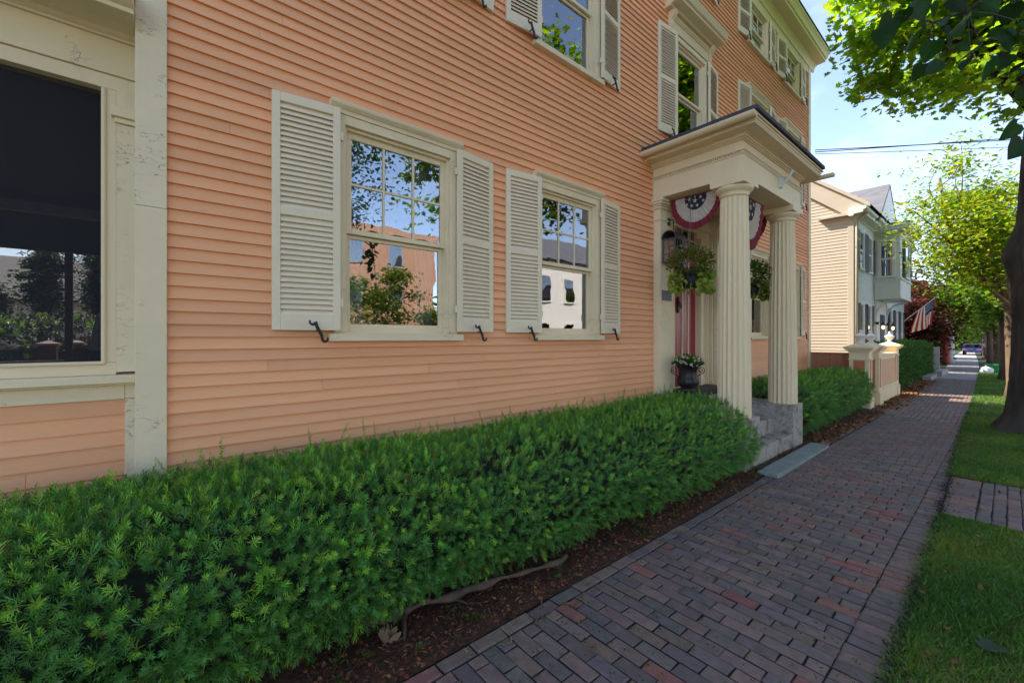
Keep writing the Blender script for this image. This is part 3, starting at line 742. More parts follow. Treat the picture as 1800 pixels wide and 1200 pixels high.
# ------------------------------------------------------------------ left wing : screened porch
WGY = 3.42
wing = thing('screened_porch', 'cream framed screened side porch with salmon siding below at the left edge', 'porch', (-2, WGY, 0))
mb = MB(); clapboards(-4.0, -.141, .70, 1.238, .0915, WGY, [], mb, .016); mb.build('clapboard_wall', M['salmon'], wing)
mb = MB(); mb.box(-4, -.095, WGY + .005, WGY + .12, -.05, 1.236); mb.build('wall_base', M['salmon'], wing)
mb = MB(); mb.box(-.141, -.093, WGY - .02, WGY + .10, .55, 1.24); mb.box(-.178, -.093, WGY - .035, WGY + .1, 1.40, 2.86); mb.build('corner_board', M['cream_old'], wing, .003)
mb = MB(); mb.box(-.186, -.093, WGY - .05, WGY + .1, 2.862, 2.89); mb.box(-.20, -.093, WGY - .065, WGY + .1, 2.892, 2.95); mb.build('corner_capital', M['cream'], wing, .003)
mb = MB(); mb.box(-4, -.141, WGY - .022, WGY + .1, 1.238, 1.335); mb.box(-.141, -.093, WGY - .0225, WGY + .1, 1.241, 1.335); mb.box(-4, -.093, WGY - .085, WGY + .1, 1.337, 1.385)
mb.box(-4, -.093, WGY - .06, WGY + .1, 1.325, 1.3365)
mb.build('sill', M['cream_worn'], wing, .006)
mb = MB(); mb.box(-.222, -.179, WGY - .02, WGY + .1, 1.46, 3.055); mb.box(-4, -.179, WGY - .02, WGY + .1, 1.386, 1.459); mb.box(-4, -.0935, WGY - .02, WGY + .1, 3.056, 3.137)
mb.tube([(-.232, WGY - .022, 1.455), (-.232, WGY - .022, 3.05)], .012, 8); mb.tube([(-4, WGY - .022, 1.455), (-.23, WGY - .022, 1.455)], .012, 8)
mb.box(-.1785, -.0935, WGY - .03, WGY + .1, 2.951, 3.0555); mb.build('screen_frame', M['cream'], wing, .002)
mb = MB(); mb.box(-4, -.0935, WGY - .035, WGY + .1, 3.139, 3.34)
P = [(WGY + .1, 3.34), (WGY - .05, 3.341), (WGY - .055, 3.36), (WGY - .075, 3.365), (WGY - .09, 3.39), (WGY - .29, 3.395), (WGY - .31, 3.40), (WGY - .31, 3.44), (WGY - .33, 3.45), (WGY - .36, 3.49), (WGY - .38, 3.53), (WGY - .42, 3.54), (WGY - .42, 3.575), (WGY + .1, 3.60)]
P = [(a_, 3.34 + (b_ - 3.34) * .62) for a_, b_ in P]
mb.prof(P, -4, -.0935); mb.build('cornice', M['cream_worn'], wing, .003)
mb = MB(); mb.add([(-4.2, WGY - .44, 3.52), (-.096, WGY - .44, 3.52), (-.096, 7.2, 3.9), (-4.2, 7.2, 3.9), (-4.2, WGY - .44, 3.505), (-.096, WGY - .44, 3.505), (-.096, 7.2, 3.88), (-4.2, 7.2, 3.88)],
                  [(0, 1, 2, 3), (7, 6, 5, 4), (0, 4, 5, 1), (1, 5, 6, 2), (2, 6, 7, 3), (3, 7, 4, 0)]); mb.build('roof', M['darkroof'], wing)
mb = MB(); mb.box(-4, -.18, WGY + .04, WGY + .043, 1.40, 3.06); mb.build('insect_screen', M['screen'], wing)
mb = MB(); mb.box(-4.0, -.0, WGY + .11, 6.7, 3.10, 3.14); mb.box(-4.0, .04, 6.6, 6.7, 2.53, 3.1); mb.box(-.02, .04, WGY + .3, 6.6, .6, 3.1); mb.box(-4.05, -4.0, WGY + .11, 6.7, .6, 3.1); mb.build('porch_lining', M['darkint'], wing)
mb = MB(); mb.box(-4.0, -.02, 5.0, 5.06, 2.60, 2.68); mb.build('porch_beam', M['greybox'], wing)
mb = MB(); mb.box(-4.0, -.0, WGY + .13, 6.7, .60, .68); mb.build('porch_floor', M['darkwood'], wing)
mb = MB(); mb.box(-.75, -.69, 6.56, 6.62, .68, 2.53); mb.build('porch_post', M['darkwood'], wing)
mb = MB(); mb.box(-4, -.02, 6.57, 6.63, 1.30, 1.36)
mb.build('railing', M['darkwood'], wing)
# deck outside the porch
dk = thing('garden_deck', 'brown wooden deck railing with capped posts seen through the porch screen', 'deck', (-1, 8, 0))
mb = MB()
for px_, py_ in ((-1.06, 8.0), (-.98, 9.6)):
    mb.box(px_ - .08, px_ + .08, py_ - .08, py_ + .08, 0, 1.50)
mb.build('deck_post', M['darkwood'], dk, .004)
mb = MB()
for px_, py_ in ((-1.06, 8.0), (-.98, 9.6)):
    mb.box(px_ - .11, px_ + .11, py_ - .11, py_ + .11, 1.502, 1.53); mb.add([(px_ - .10, py_ - .10, 1.531), (px_ + .10, py_ - .10, 1.531), (px_ + .10, py_ + .10, 1.531), (px_ - .10, py_ + .10, 1.531), (px_, py_, 1.57)], [(0, 1, 4), (1, 2, 4), (2, 3, 4), (3, 0, 4)])
mb.build('post_cap', M['greybox'], dk)
mb = MB(); mb.box(-.89, 3, 9.57, 9.63, 1.40, 1.46); mb.box(-.89, 3, 9.57, 9.63, .75, .80)
for k in range(22): mb.box(-.85 + k * .14, -.81 + k * .14, 9.58, 9.62, .8, 1.40)
mb.add([(-2.4, 7.97, .75), (-1.14, 7.97, 1.32), (-1.14, 8.03, 1.32), (-2.4, 8.03, .75), (-2.4, 7.97, .82), (-1.14, 7.97, 1.39), (-1.14, 8.03, 1.39), (-2.4, 8.03, .82)], [(0, 3, 2, 1), (4, 5, 6, 7), (0, 1, 5, 4), (1, 2, 6, 5), (2, 3, 7, 6), (3, 0, 4, 7)])
mb.build('deck_rail', M['darkwood'], dk)
# cloth over a chair on the porch
ch = thing('porch_chair', 'dark porch chair behind the screen with its back towards the street', 'chair', (-.45, 5.0, .68))
mb = MB(); mb.box(-.50, -.05, 4.75, 4.80, 1.10, 1.52); mb.build('backrest', M['darkwood'], ch, .01)
mb = MB(); mb.box(-.50, -.05, 4.8, 5.3, 1.08, 1.14); mb.build('seat', M['darkwood'], ch, .01)
for sx_ in (-.47, -.09):
    for sy_ in (4.78, 5.26): mb = MB(); mb.box(sx_ - .02, sx_ + .02, sy_ - .02, sy_ + .02, .68, 1.08); mb.build('leg', M['darkwood'], ch)
V = []; F = []; nx, nzz = 14, 10
for j in range(nzz):
    for i_ in range(nx):
        u = i_ / (nx - 1); v = j / (nzz - 1); wdt = .05 + .05 * v
        V.append((-.31 + (u - .5) * 2 * wdt, 4.71 + .012 * math.sin(u * 22), 1.80 - .30 * v))
nV = len(V); V += [(a_, b_ + .004, c_) for a_, b_, c_ in V]
F = [(j * nx + i_, j * nx + i_ + 1, (j + 1) * nx + i_ + 1, (j + 1) * nx + i_) for j in range(nzz - 1) for i_ in range(nx - 1)]
F += [tuple(nV + q for q in f[::-1]) for f in F]
o = mk_obj('draped_cloth', np.array(V), F, mat('pale_cloth', (.55, .52, .60), .9, .3, 8), smooth=True)
tag(o, 'pale bluish cloth draped over the chair back on the porch', 'cloth')

# ------------------------------------------------------------------ yew hedges
def hedge(name, label, X0, X1, prof, dens, size, seed, group, endcap=.45, far=False, front_shift=None, topcol=(.19, .42, .04), base=(.072, .235, .042), ground=0, shoots=True, amp=1.0, sc=1.0):
    th = thing(name, label, 'hedge', ((X0 + X1) / 2, prof[len(prof) // 2][0], ground), group)
    P = np.array(prof, float); d = np.concatenate([[0], np.cumsum(np.linalg.norm(np.diff(P, axis=0), axis=1))]); tot = d[-1]; c0 = np.array([P[:, 0].mean(), .38])
    def surf(u, v):
        """u = X, v = 0..1 along the profile"""
        s_ = v * tot; y = np.interp(s_, d, P[:, 0]); z = np.interp(s_, d, P[:, 1])
        # smooth a little
        e = .05; y = (y + np.interp(np.clip(s_ - e, 0, tot), d, P[:, 0]) + np.interp(np.clip(s_ + e, 0, tot), d, P[:, 0])) / 3
        z = (z + np.interp(np.clip(s_ - e, 0, tot), d, P[:, 1]) + np.interp(np.clip(s_ + e, 0, tot), d, P[:, 1])) / 3
        if front_shift: y = y + front_shift(u) * np.clip((2.9 - y) / .6, 0, 1)
        k = np.ones_like(u)
        t1 = np.clip((u - (X1 - endcap)) / endcap, 0, 1); k = k * np.sqrt(np.clip(1 - t1 ** 2.2, .002, 1))
        t0 = np.clip(((X0 + endcap) - u) / endcap, 0, 1); k = k * np.sqrt(np.clip(1 - t0 ** 2.2, .002, 1))
        ny = fbm(u, y, z, seed, 3, 2.2) * .075 * amp
        y2 = c0[0] + (y - c0[0]) * k; z2 = .05 + (z - .05) * (.25 + .75 * k)
        D = np.stack([u * 0, y2 - c0[0], (z2 - .3) * 1.3], -1); D /= np.linalg.norm(D, axis=-1, keepdims=True) + 1e-6
        D[..., 1] *= np.where(y > c0[0] + .3, .3, 1)
        Q = np.stack([u, y2, z2 + ground], -1) + D * ny[..., None]
        return Q
    area = (X1 - X0) * tot; N = int(area * dens)
    u = rng.uniform(X0, X1, N); v = rng.uniform(0, 1, N)
    if dens > 900: k = int(N * .25); u = np.concatenate([u, rng.uniform(X0, 1.6, k)]); v = np.concatenate([v, rng.uniform(0, 1, k)])
    # extra at the end caps
    ne = int(N * .12); u = np.concatenate([u, X1 - endcap * rng.uniform(0, .25, ne) ** 1.5]); v = np.concatenate([v, rng.uniform(0, 1, ne)]); N = len(u)
    Q = surf(u, v); e = .02
    du = surf(u + e, v) - surf(u - e, v); dv = surf(u, np.clip(v + e, 0, 1)) - surf(u, np.clip(v - e, 0, 1))
    Nn = np.cross(dv, du); Nn /= np.linalg.norm(Nn, axis=1, keepdims=True) + 1e-9
    cen = np.stack([np.clip(u, X0 + .4, X1 - .4), np.full(N, c0[0]), np.full(N, .35 + ground)], 1)
    flip = np.sum(Nn * (Q - cen), 1) < 0; Nn[flip] *= -1
    depth = rng.uniform(0, 1, N) ** 1.3
    gapn = fbm(Q[:, 0], Q[:, 1], Q[:, 2], seed + 5, 2, 7.0)
    Q = Q - Nn * (size * (.3 + 1.3 * depth + .5 * np.clip(-gapn, 0, 1)))[:, None]
    cull = (fbm(Q[:, 0], Q[:, 1], Q[:, 2], seed + 9, 2, 4.5) + rng.normal(0, .12, N)) > -.68
    Q = Q[cull]; Nn = Nn[cull]; depth = depth[cull]; u = u[cull]; N = len(Q)
    Dd = Nn * 1.0 + rng.normal(size=(N, 3)) * .55 + np.array([0, 0, .38])[None]
    S = size * rng.uniform(.6, 1.5, N)
    C = cols(base, N, .3, .12)
    up = np.clip(Nn[:, 2], 0, 1); new = (rng.uniform(0, 1, N) < (.13 + .42 * up)) & (depth < .5)
    C[new] = cols(topcol, new.sum(), .4, .15) * 1.0
    old = rng.uniform(0, 1, N) < .009; C[old] = cols((.16, .07, .02), old.sum())
    inst('foliage', SPRIG_FAR if far else SPRIG, Q, Dd, S, M['yew'], C, th)
    if shoots:
        ns = int((X1 - X0) * 14); u = rng.uniform(X0, X1 - .2, ns); v = rng.uniform(.0, .45, ns); q = surf(u, v)
        T = []; DD = []; SS = []
        for k in range(ns):
            L = rng.uniform(.05, .15); dr = np.array([rng.normal() * .35, rng.normal() * .35, 1.0]); dr /= np.linalg.norm(dr)
            for s_ in np.arange(0, L, .028): T.append(q[k] + dr * s_); DD.append(dr); SS.append(.055)
        if T: inst('new_shoots', [yew_sprig(14, 1, 77, .38, .05)], np.array(T), np.array(DD), np.array(SS), M['yew'], cols((.20, .38, .04), len(T), .3, .1), th)
    if not far:
        for k in range(18):
            x_ = X0 + .4 + (X1 - X0 - .9) * (k + rng.uniform(.1, .9)) / 18; y_ = rng.uniform(2.42, 2.8); q_ = (x_ + rng.normal() * .12, y_ - rng.uniform(.0, .12), ground + rng.uniform(.4, .6))
            mb = MB(); mb.tube([(x_, y_, ground - .02), ((x_ + q_[0]) / 2 + rng.normal() * .03, (y_ + q_[1]) / 2, ground + .22), q_], [.014, .010, .005], 6)
            mb.build('stem', M['bark2'], th)
    # inner core
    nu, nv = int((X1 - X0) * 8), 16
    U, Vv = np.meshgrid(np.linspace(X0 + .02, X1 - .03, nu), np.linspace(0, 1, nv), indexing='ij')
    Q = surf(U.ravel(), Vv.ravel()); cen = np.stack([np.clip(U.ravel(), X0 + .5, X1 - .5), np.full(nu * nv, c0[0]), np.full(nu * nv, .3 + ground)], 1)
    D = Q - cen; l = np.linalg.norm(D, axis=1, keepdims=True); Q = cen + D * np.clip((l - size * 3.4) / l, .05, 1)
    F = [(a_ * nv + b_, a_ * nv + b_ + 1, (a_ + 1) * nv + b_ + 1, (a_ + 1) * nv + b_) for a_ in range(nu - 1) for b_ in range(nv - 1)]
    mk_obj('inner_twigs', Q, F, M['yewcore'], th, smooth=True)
    return th
prof1 = [(3.24, .57), (3.20, .765), (3.0, .825), (2.65, .84), (2.35, .82), (2.13, .72), (2.01, .53), (1.96, .36), (2.0, .21), (2.12, .08)]
hedge('yew_hedge', 'long clipped green yew hedge below the salmon wall, left of the granite steps', -1.3, 5.80, prof1, 1050, .060, 3, 'yew hedges along the house',
      front_shift=lambda u: np.interp(u, [-1, 0, 1.0, 2.2, 3, 5.6], [.08, .05, .03, -.01, -.03, -.07]))
prof2 = [(3.2, .6), (3.0, .85), (2.7, .90), (2.3, .90), (2.08, .84), (1.99, .65), (1.97, .45), (2.02, .25), (2.15, .08)]
hedge('yew_hedge', 'clipped yew hedge between the right porch column and the stone gate pillars', 7.55, 12.6, prof2, 500, .075, 11, 'yew hedges along the house', endcap=.5, shoots=False, ground=-.03)
prof3 = [(3.3, .3), (3.2, 1.2), (3.05, 1.48), (2.5, 1.5), (2.28, 1.38), (2.22, .9), (2.2, .4), (2.25, .05)]
hedge('privet_hedge', 'tall dark green boxy hedge beyond the last stone pillar', 17.3, 28.5, prof3, 150, .13, 21, None, far=True, endcap=.5, shoots=False, ground=-.1,
      base=(.035, .12, .014), topcol=(.10, .24, .02), amp=.8, front_shift=lambda u: np.interp(u, [17, 20, 29], [.0, .12, .15]))

# planting bed: mulch ground with chips, litter, weeds and a creeping root
mb = MB(); n1, n2 = 90, 16; V = []; F = []
for i_ in range(n1):
    for j in range(n2):
        x_ = -1.6 + 14.3 * i_ / (n1 - 1); t = j / (n2 - 1); y_ = 1.838 + (3.25 - 1.838) * t
        V.append((x_, y_, -.006 + .02 * min(1, t * 4) + .008 * float(fbm(np.array(x_), np.array(y_), 0, 4, 2, 3))))
F = [(a_ * n2 + b_, (a_ + 1) * n2 + b_, (a_ + 1) * n2 + b_ + 1, a_ * n2 + b_ + 1) for a_ in range(n1 - 1) for b_ in range(n2 - 1)]
struct(mk_obj('planting_bed', np.array(V), F, M['mulch'], smooth=True))
struct(ribbon('front_yard', M['mulch'], [(x_, L_(x_), 3.3, gz(x_) - .01) for x_ in (12.7, 16, 20, 26, 30)]))
N = 15000; X = rng.uniform(.2, 1, N) ** 1.3 * 7.6 - .4; X = np.where(rng.uniform(0, 1, N) < .12, rng.uniform(7.5, 13, N), X); Yy = 1.84 + .62 * rng.uniform(0, 1, N) ** 1.1
T = np.stack([X, Yy, .012 + rng.uniform(0, .016, N)], 1); D = np.stack([rng.normal(size=N), rng.normal(size=N), rng.normal(size=N) * .22], 1)
C = cols((.19, .062, .026), N, .5, .2); k = rng.uniform(0, 1, N) < .2; C[k] = cols((.20, .115, .06), k.sum(), .4, .15); k = rng.uniform(0, 1, N) < .25; C[k] = cols((.03, .016, .01), k.sum())
CHIP = ([(-.10, 0, 0), (.10, 0, 0), (.07, .04, 1), (-.09, .05, .9)], [(0, 1, 2, 3)]); CHIP2 = ([(-.28, 0, 0), (.28, .06, .1), (.2, 0, .8), (-.22, .09, .7)], [(0, 1, 2, 3)])
NEED = ([(-.035, 0, 0), (.035, 0, 0), (.02, .05, 1)], [(0, 1, 2)])
o = inst('mulch_chips', [CHIP, CHIP, CHIP2, NEED, NEED], T, D, rng.uniform(.012, .034, N), M['chips'], C); o['kind'] = 'stuff'
# creeping root / trunk
cr = [(.86, 2.33, .0), (.95, 2.27, .025), (1.08, 2.225, .04), (1.20, 2.19, .075), (1.234, 2.18, .06), (1.40, 2.15, .055), (1.563, 2.123, .065), (1.75, 2.09, .06), (1.95, 2.05, .055), (2.095, 2.022, .05), (2.3, 2.06, .03)]
pts = []
for k in range(len(cr) - 1):
    for t in (0, .25, .5, .75):
        p = Vector(cr[k]).lerp(Vector(cr[k + 1]), t); pts.append((p.x, p.y + .006 * math.sin(p.x * 23), p.z + .004 * math.sin(p.x * 31)))
mb = MB(); mb.tube(pts, [(.023 + .007 * math.sin(i_ * 1.1) + .008 * math.sin(i_ * .37)) * (1 - .35 * i_ / len(pts)) for i_ in range(len(pts))], 10)
mb.tube([(1.06, 2.2, .05), (1.03, 2.12, .03), (1.0, 2.06, .012)], [.016, .012, .006], 7); mb.tube([(1.35, 2.15, .05), (1.42, 2.08, .02), (1.5, 2.05, .012)], [.010, .006, .003], 6)
tag(mb.build('creeping_stem', M['root'], None, smooth=True), 'bare grey woody stem creeping along the mulch under the yew hedge', 'stem')
# a clump of dry leaf and small weeds, twigs
def small_plants(name, pts, n, size, col, label_kind='stuff', shape=OVAL, spread=.03, up=.5):
    T = []; D = []
    for (x_, y_) in pts:
        for k in range(n):
            a_ = rng.uniform(0, 6.28); r_ = rng.uniform(0, spread); T.append((x_ + r_ * math.cos(a_), y_ + r_ * math.sin(a_), .02 + rng.uniform(0, .03))); D.append((math.cos(a_), math.sin(a_), up + rng.uniform(-.2, .6)))
    o = inst(name, [shape], np.array(T), np.array(D), rng.uniform(.6, 1.2, len(T)) * size, M['leaf'], cols(col, len(T), .3, .12)); o['kind'] = 'stuff'; return o
wp = [(rng.uniform(.5, 6), 1.87 + rng.uniform(0, .32)) for _ in range(60)] + [(.72, 2.2), (.78, 2.05), (2.1, 1.98), (1.35, 1.95), (1.0, 1.93), (.88, 2.33), (.62, 1.98)] * 2
small_plants('weeds', wp, 9, .026, (.085, .125, .035))
jp = []
for _ in range(900):
    x_ = .6 + 10.5 * rng.uniform(0, 1) ** 1.5; row = round((x_ - .55) / BW); jp.append((.55 + row * BW, rng.uniform(.45, 1.74)))
o = small_plants('moss_tufts', jp, 4, .013, (.05, .11, .02), spread=.012); o.location.z = -.010
jp = [(rng.uniform(1.2, 5.3), 1.80 - abs(rng.normal()) * .10) for _ in range(26)]
T = []; D = []
for (x_, y_) in jp:
    for k in range(26): T.append((x_ + rng.normal() * .022, y_ + rng.normal() * .016, .004 + rng.uniform(0, .012))); D.append((rng.normal(), rng.normal(), rng.normal() * .3))
o = inst('dry_debris', [CHIP, NEED, NEED], np.array(T), np.array(D), rng.uniform(.012, .035, len(T)), M['litter'], cols((.16, .105, .055), len(T), .4, .15)); o['kind'] = 'stuff'
o = inst('dry_leaf_clump', [OVAL], np.array([(.93 + rng.normal() * .012, 2.10 + rng.normal() * .012, .02) for _ in range(14)]), rng.normal(size=(14, 3)) * .4 + np.array([0, 0, .9]), rng.uniform(.05, .08, 14), M['litter'], cols((.20, .13, .07), 14, .2, .1))
tag(o, 'curled dry brown leaf clump on the mulch near the creeping stem', 'dry leaves')
# brown leaf litter along hedge and pillars
N = 2600; t_ = rng.uniform(0, 1, N); X = np.where(t_ < .35, rng.uniform(7.7, 12.5, N), rng.uniform(12.8, 24, N)); Yy = np.array([L_(q) for q in X]) + np.where(t_ < .35, rng.uniform(-.08, .25, N), rng.normal(0, .16, N) + .03)
o = inst('leaf_litter', [OVAL, MAPLE, DIAM], np.stack([X, Yy, np.array([gz(q) for q in X]) + rng.uniform(.004, .03, N)], 1), np.stack([rng.normal(size=N), rng.normal(size=N), rng.normal(size=N) * .25], 1), rng.uniform(.03, .075, N), M['litter'],
         cols((.20, .085, .03), N, .5, .25)); o['kind'] = 'stuff'

# ------------------------------------------------------------------ grass verge
def grass(x0, x1, yf, n, h, name='grass'):
    X = x0 + (x1 - x0) * rng.uniform(0, 1, n); Yr = np.array([R_(q) for q in X]); Yy = yf + (Yr - yf) * rng.uniform(0, 1, n) ** .8 + rng.normal(0, .022, n)
    ok = ~((X > 5.44) & (X < 7.08)); X = X[ok]; Yy = Yy[ok]; Z = np.array([gz(q) for q in X]); nn = len(X)
    a_ = rng.uniform(0, 6.28, nn); flow = fbm(X, Yy, 0, 31, 2, 3) * 2
    D = np.stack([np.cos(a_) * .9 + flow * .5, np.sin(a_) * .9 + .2, rng.uniform(.35, 1.3, nn)], 1)
    C = cols((.08, .20, .03), nn, .35, .15); patch = fbm(X, Yy, 0, 8, 2, 2.2) + rng.normal(0, .3, nn)
    k = patch > .35; C[k] = cols((.18, .26, .045), k.sum(), .3, .15); k = rng.uniform(0, 1, nn) < .06; C[k] = cols((.20, .16, .08), k.sum(), .3, .1)
    k = patch < -.45; C[k] = cols((.05, .14, .026), k.sum(), .3, .12)
    BL_ = ([(-.05, 0, 0), (.05, 0, 0), (.04, .10, .5), (0, .32, 1), (-.04, .10, .5)], [(0, 1, 2, 4), (4, 2, 3)])
    BL2 = ([(-.05, 0, 0), (.05, 0, 0), (.04, .02, .5), (0, .10, 1), (-.04, .02, .5)], [(0, 1, 2, 4), (4, 2, 3)])
    o = inst(name, [BL_, BL2], np.stack([X, Yy, Z - .008], 1), D, h * rng.uniform(.5, 1.3, nn), M['grass'], C); o['kind'] = 'stuff'; return o
grass(1.7, 5.46, -.25, 52000, .050); grass(7.04, 13, -.45, 42000, .055, 'grass'); grass(13, 36, -1.2, 30000, .085, 'grass')
N = 260; X = rng.uniform(2.2, 13, N); Yy = np.array([R_(q) for q in X]) - .02 - abs(rng.normal(0, .18, N))
o = inst('fallen_leaf_bits', [MAPLE, OVAL], np.stack([X, Yy, np.full(N, .025)], 1), np.stack([rng.normal(size=N), rng.normal(size=N), rng.normal(size=N) * .4], 1), rng.uniform(.015, .035, N), M['litter'], cols((.17, .07, .03), N, .4, .2)); o['kind'] = 'stuff'
fr = frames(np.array([[.6, -.5, .12]])); d_ = np.array([.75, -.62, .05]); d_ /= np.linalg.norm(d_); n_ = np.array([0, .1, 1.]); a_ = np.cross(n_, d_); a_ /= np.linalg.norm(a_); n_ = np.cross(d_, a_)
o = inst('maple_leaf', [MAPLE], np.array([[3.17, .085, .045]]), None, np.array([.13]), M['leaf'], np.array([[.085, .14, .09]]), frame=np.stack([a_, n_, d_], 1)[None]); tag(o, 'single pale green maple leaf lying on the grass verge', 'leaf')

N = 9000; X = 1.9 + 12 * rng.uniform(0, 1, N) ** 1.3; Yy = np.array([R_(q) for q in X]) + rng.normal(0, .022, N) + .012 * np.sin(X * 9)
o = inst('edge_soil', [CHIP, CHIP2, NEED], np.stack([X, Yy, np.array([gz(q) for q in X]) + .003 + rng.uniform(0, .012, N)], 1), np.stack([rng.normal(size=N), rng.normal(size=N), rng.normal(size=N) * .4], 1), rng.uniform(.008, .022, N), M['chips'], cols((.035, .026, .018), N, .5, .15)); o['kind'] = 'stuff'
# ------------------------------------------------------------------ trees
def tree(name, label, base, trunk, crown_c, crown_r, nclump, nleaf, lsize, shapes, colr, barkm, cat='tree', group=None, clr=.45, var=.35, hue=.15, seed=0, shell=.45, limb_r=.05, zmin=None, extra_clumps=None, keep=None, alt=None, leafm='leaf', limb_from=None, drop=.25):
    global rng
    th = thing(name, label, cat, base, group)
    r = np.random.default_rng(seed)
    pts = [Vector(p) for p, _ in trunk]
    mb = MB()
    if name == 'maple_tree':
        tz = np.array([p[2] for p, _ in trunk]); nA = 96; zs = np.concatenate([np.linspace(-.1, .8, 34), np.linspace(.84, 5.2, 120), np.linspace(5.3, 8.6, 24)]); V_ = []
        for z_ in zs:
            cx = np.interp(z_, tz, [p[0] for p, _ in trunk]); cy = np.interp(z_, tz, [p[1] for p, _ in trunk]); rr_ = np.interp(z_, tz, [q for _, q in trunk])
            a_ = np.linspace(0, 2 * np.pi, nA, endpoint=False); fl = max(0, (.55 - z_) / .55)
            k_ = 1 + fl ** 1.6 * .22 * np.cos(5 * a_ + 1.0) + .045 * fbm(np.cos(a_) * 2, np.sin(a_) * 2, z_ * .9, 77, 3, 1.5)
            rg = fbm(np.cos(a_) * 13, np.sin(a_) * 13, z_ * 2.6, 78, 3, 1.0); k_ = k_ - .13 * np.clip(.25 - np.abs(rg), 0, 1) * 4 * .5
            kn = np.exp(-(((z_ - 3.02) / .2) ** 2)) * np.exp(-((np.angle(np.exp(1j * (a_ - 2.1))) / .5) ** 2)) * .16; k_ = k_ + kn
            V_ += [(cx + rr_ * q_ * math.cos(b_), cy + rr_ * q_ * math.sin(b_), z_) for q_, b_ in zip(k_, a_)]
        mb.add(V_, [(i_ * nA + j_, i_ * nA + (j_ + 1) % nA, (i_ + 1) * nA + (j_ + 1) % nA, (i_ + 1) * nA + j_) for i_ in range(len(zs) - 1) for j_ in range(nA)])
    else: mb.tube([p for p, _ in trunk], [q for _, q in trunk], 18)
    cc = []
    while len(cc) < nclump:
        d = r.normal(size=3); d /= np.linalg.norm(d); rad = r.uniform(shell, 1) ; p = np.array(crown_c) + d * rad * np.array(crown_r)
        if zmin and p[2] < zmin: continue
        if keep and not keep(p): continue
        cc.append(p)
    if extra_clumps: cc += [np.array(e) for e in extra_clumps]
    cc = np.array(cc)
    lf = limb_from if limb_from is not None else len(pts) // 2
    cand = pts[lf:]
    nmain = min(len(cc), max(7, len(cc) // 7)); mains = r.choice(len(cc), nmain, replace=False); mainpts = []
    for k in mains:
        tgt = Vector(cc[k]); j = int(r.integers(0, len(cand))); st = cand[j]
        if st.z > tgt.z: st = cand[0]
        mid = st.lerp(tgt, .5) + Vector((r.normal() * .15, r.normal() * .15, .2)) ; q = [st, st.lerp(mid, .5) + Vector((0, 0, .05)), mid, mid.lerp(tgt, .5) + Vector((r.normal() * .1, r.normal() * .1, .05)), tgt]
        mb.tube(q, [limb_r, limb_r * .8, limb_r * .55, limb_r * .38, limb_r * .2], 8, cap=False); mainpts += [q[2], q[3], q[4]]
    mp_ = np.array([list(p) for p in mainpts])
    for k in range(len(cc)):
        dd = np.linalg.norm(mp_ - cc[k], axis=1); st = Vector(mp_[int(np.argmin(dd))]); tgt = Vector(cc[k])
        if (st - tgt).length < .05: continue
        mid = st.lerp(tgt, .5) + Vector(r.normal(size=3) * .08); mb.tube([st, mid, tgt], [limb_r * .28, limb_r * .2, limb_r * .1], 5, cap=False)
    mb.build('trunk', barkm, th, smooth=True)
    per = nleaf // len(cc); T = np.repeat(cc, per, 0) + r.normal(size=(len(cc) * per, 3)) * np.array([clr, clr, clr * .6])[None] * r.uniform(.6, 1.3, (len(cc), 1)).repeat(per, 0)
    N = len(T); ok = np.ones(N, bool)
    if zmin: ok &= T[:, 2] > zmin - .2
    if keep: ok &= np.array([keep(p) for p in T])
    T = T[ok]; N = len(T)
    # leaves hang outwards and droop, blade roughly facing up
    az = r.uniform(0, 6.28, N); D = np.stack([np.cos(az), np.sin(az), r.normal(size=N) * .35 - drop], 1); D /= np.linalg.norm(D, axis=1, keepdims=True)
    nn = np.array([0, 0, 1.])[None] + r.normal(size=(N, 3)) * .45; A = np.cross(nn, D); A /= np.linalg.norm(A, axis=1, keepdims=True); B = np.cross(D, A)
    fr = np.stack([A, B, D], 2); C = cols(colr, N, var, hue)
    if alt is not None: k = r.uniform(0, 1, N) < alt[1]; C[k] = cols(alt[0], k.sum(), var, hue)
    inst('crown', shapes, T, D, lsize * r.uniform(.6, 1.25, N), M[leafm], C, th, frame=fr)
    return th
# big street maple at the right edge
tb = (11.6, -.36, 0)
trunk = [((11.6, -.36, -.1), .62), ((11.6, -.36, .05), .54), ((11.6, -.36, .25), .445), ((11.6, -.36, .6), .395), ((11.6, -.36, 1.2), .365), ((11.6, -.36, 2.0), .345), ((11.6, -.35, 2.5), .335), ((11.6, -.31, 2.8), .345), ((11.6, -.28, 3.05), .35), ((11.6, -.30, 3.3), .335), ((11.6, -.35, 3.6), .29),
         ((11.62, -.37, 4.2), .275), ((11.65, -.40, 5.2), .25), ((11.7, -.45, 6.2), .21), ((11.7, -.5, 7.4), .15), ((11.7, -.5, 8.6), .09)]
def keepm(p):
    # foliage stays in the band the crown fills over the pavement
    return p[1] < p[0] / 4.35 and not (p[1] > -.2 and p[2] < 5.35 + .6 * max(0, p[1]))
tree('maple_tree', 'large dark trunked maple on the grass verge with leafy limbs reaching over the sidewalk', tb, trunk, (10.9, -.2, 8.0), (3.0, 2.7, 2.7), 210, 36000, .13, [MAPLE], (.15, .31, .025), M['bark'],
     seed=5, shell=.35, clr=.30, limb_r=.075, zmin=5.2, keep=keepm, alt=((.26, .42, .03), .4), limb_from=12)
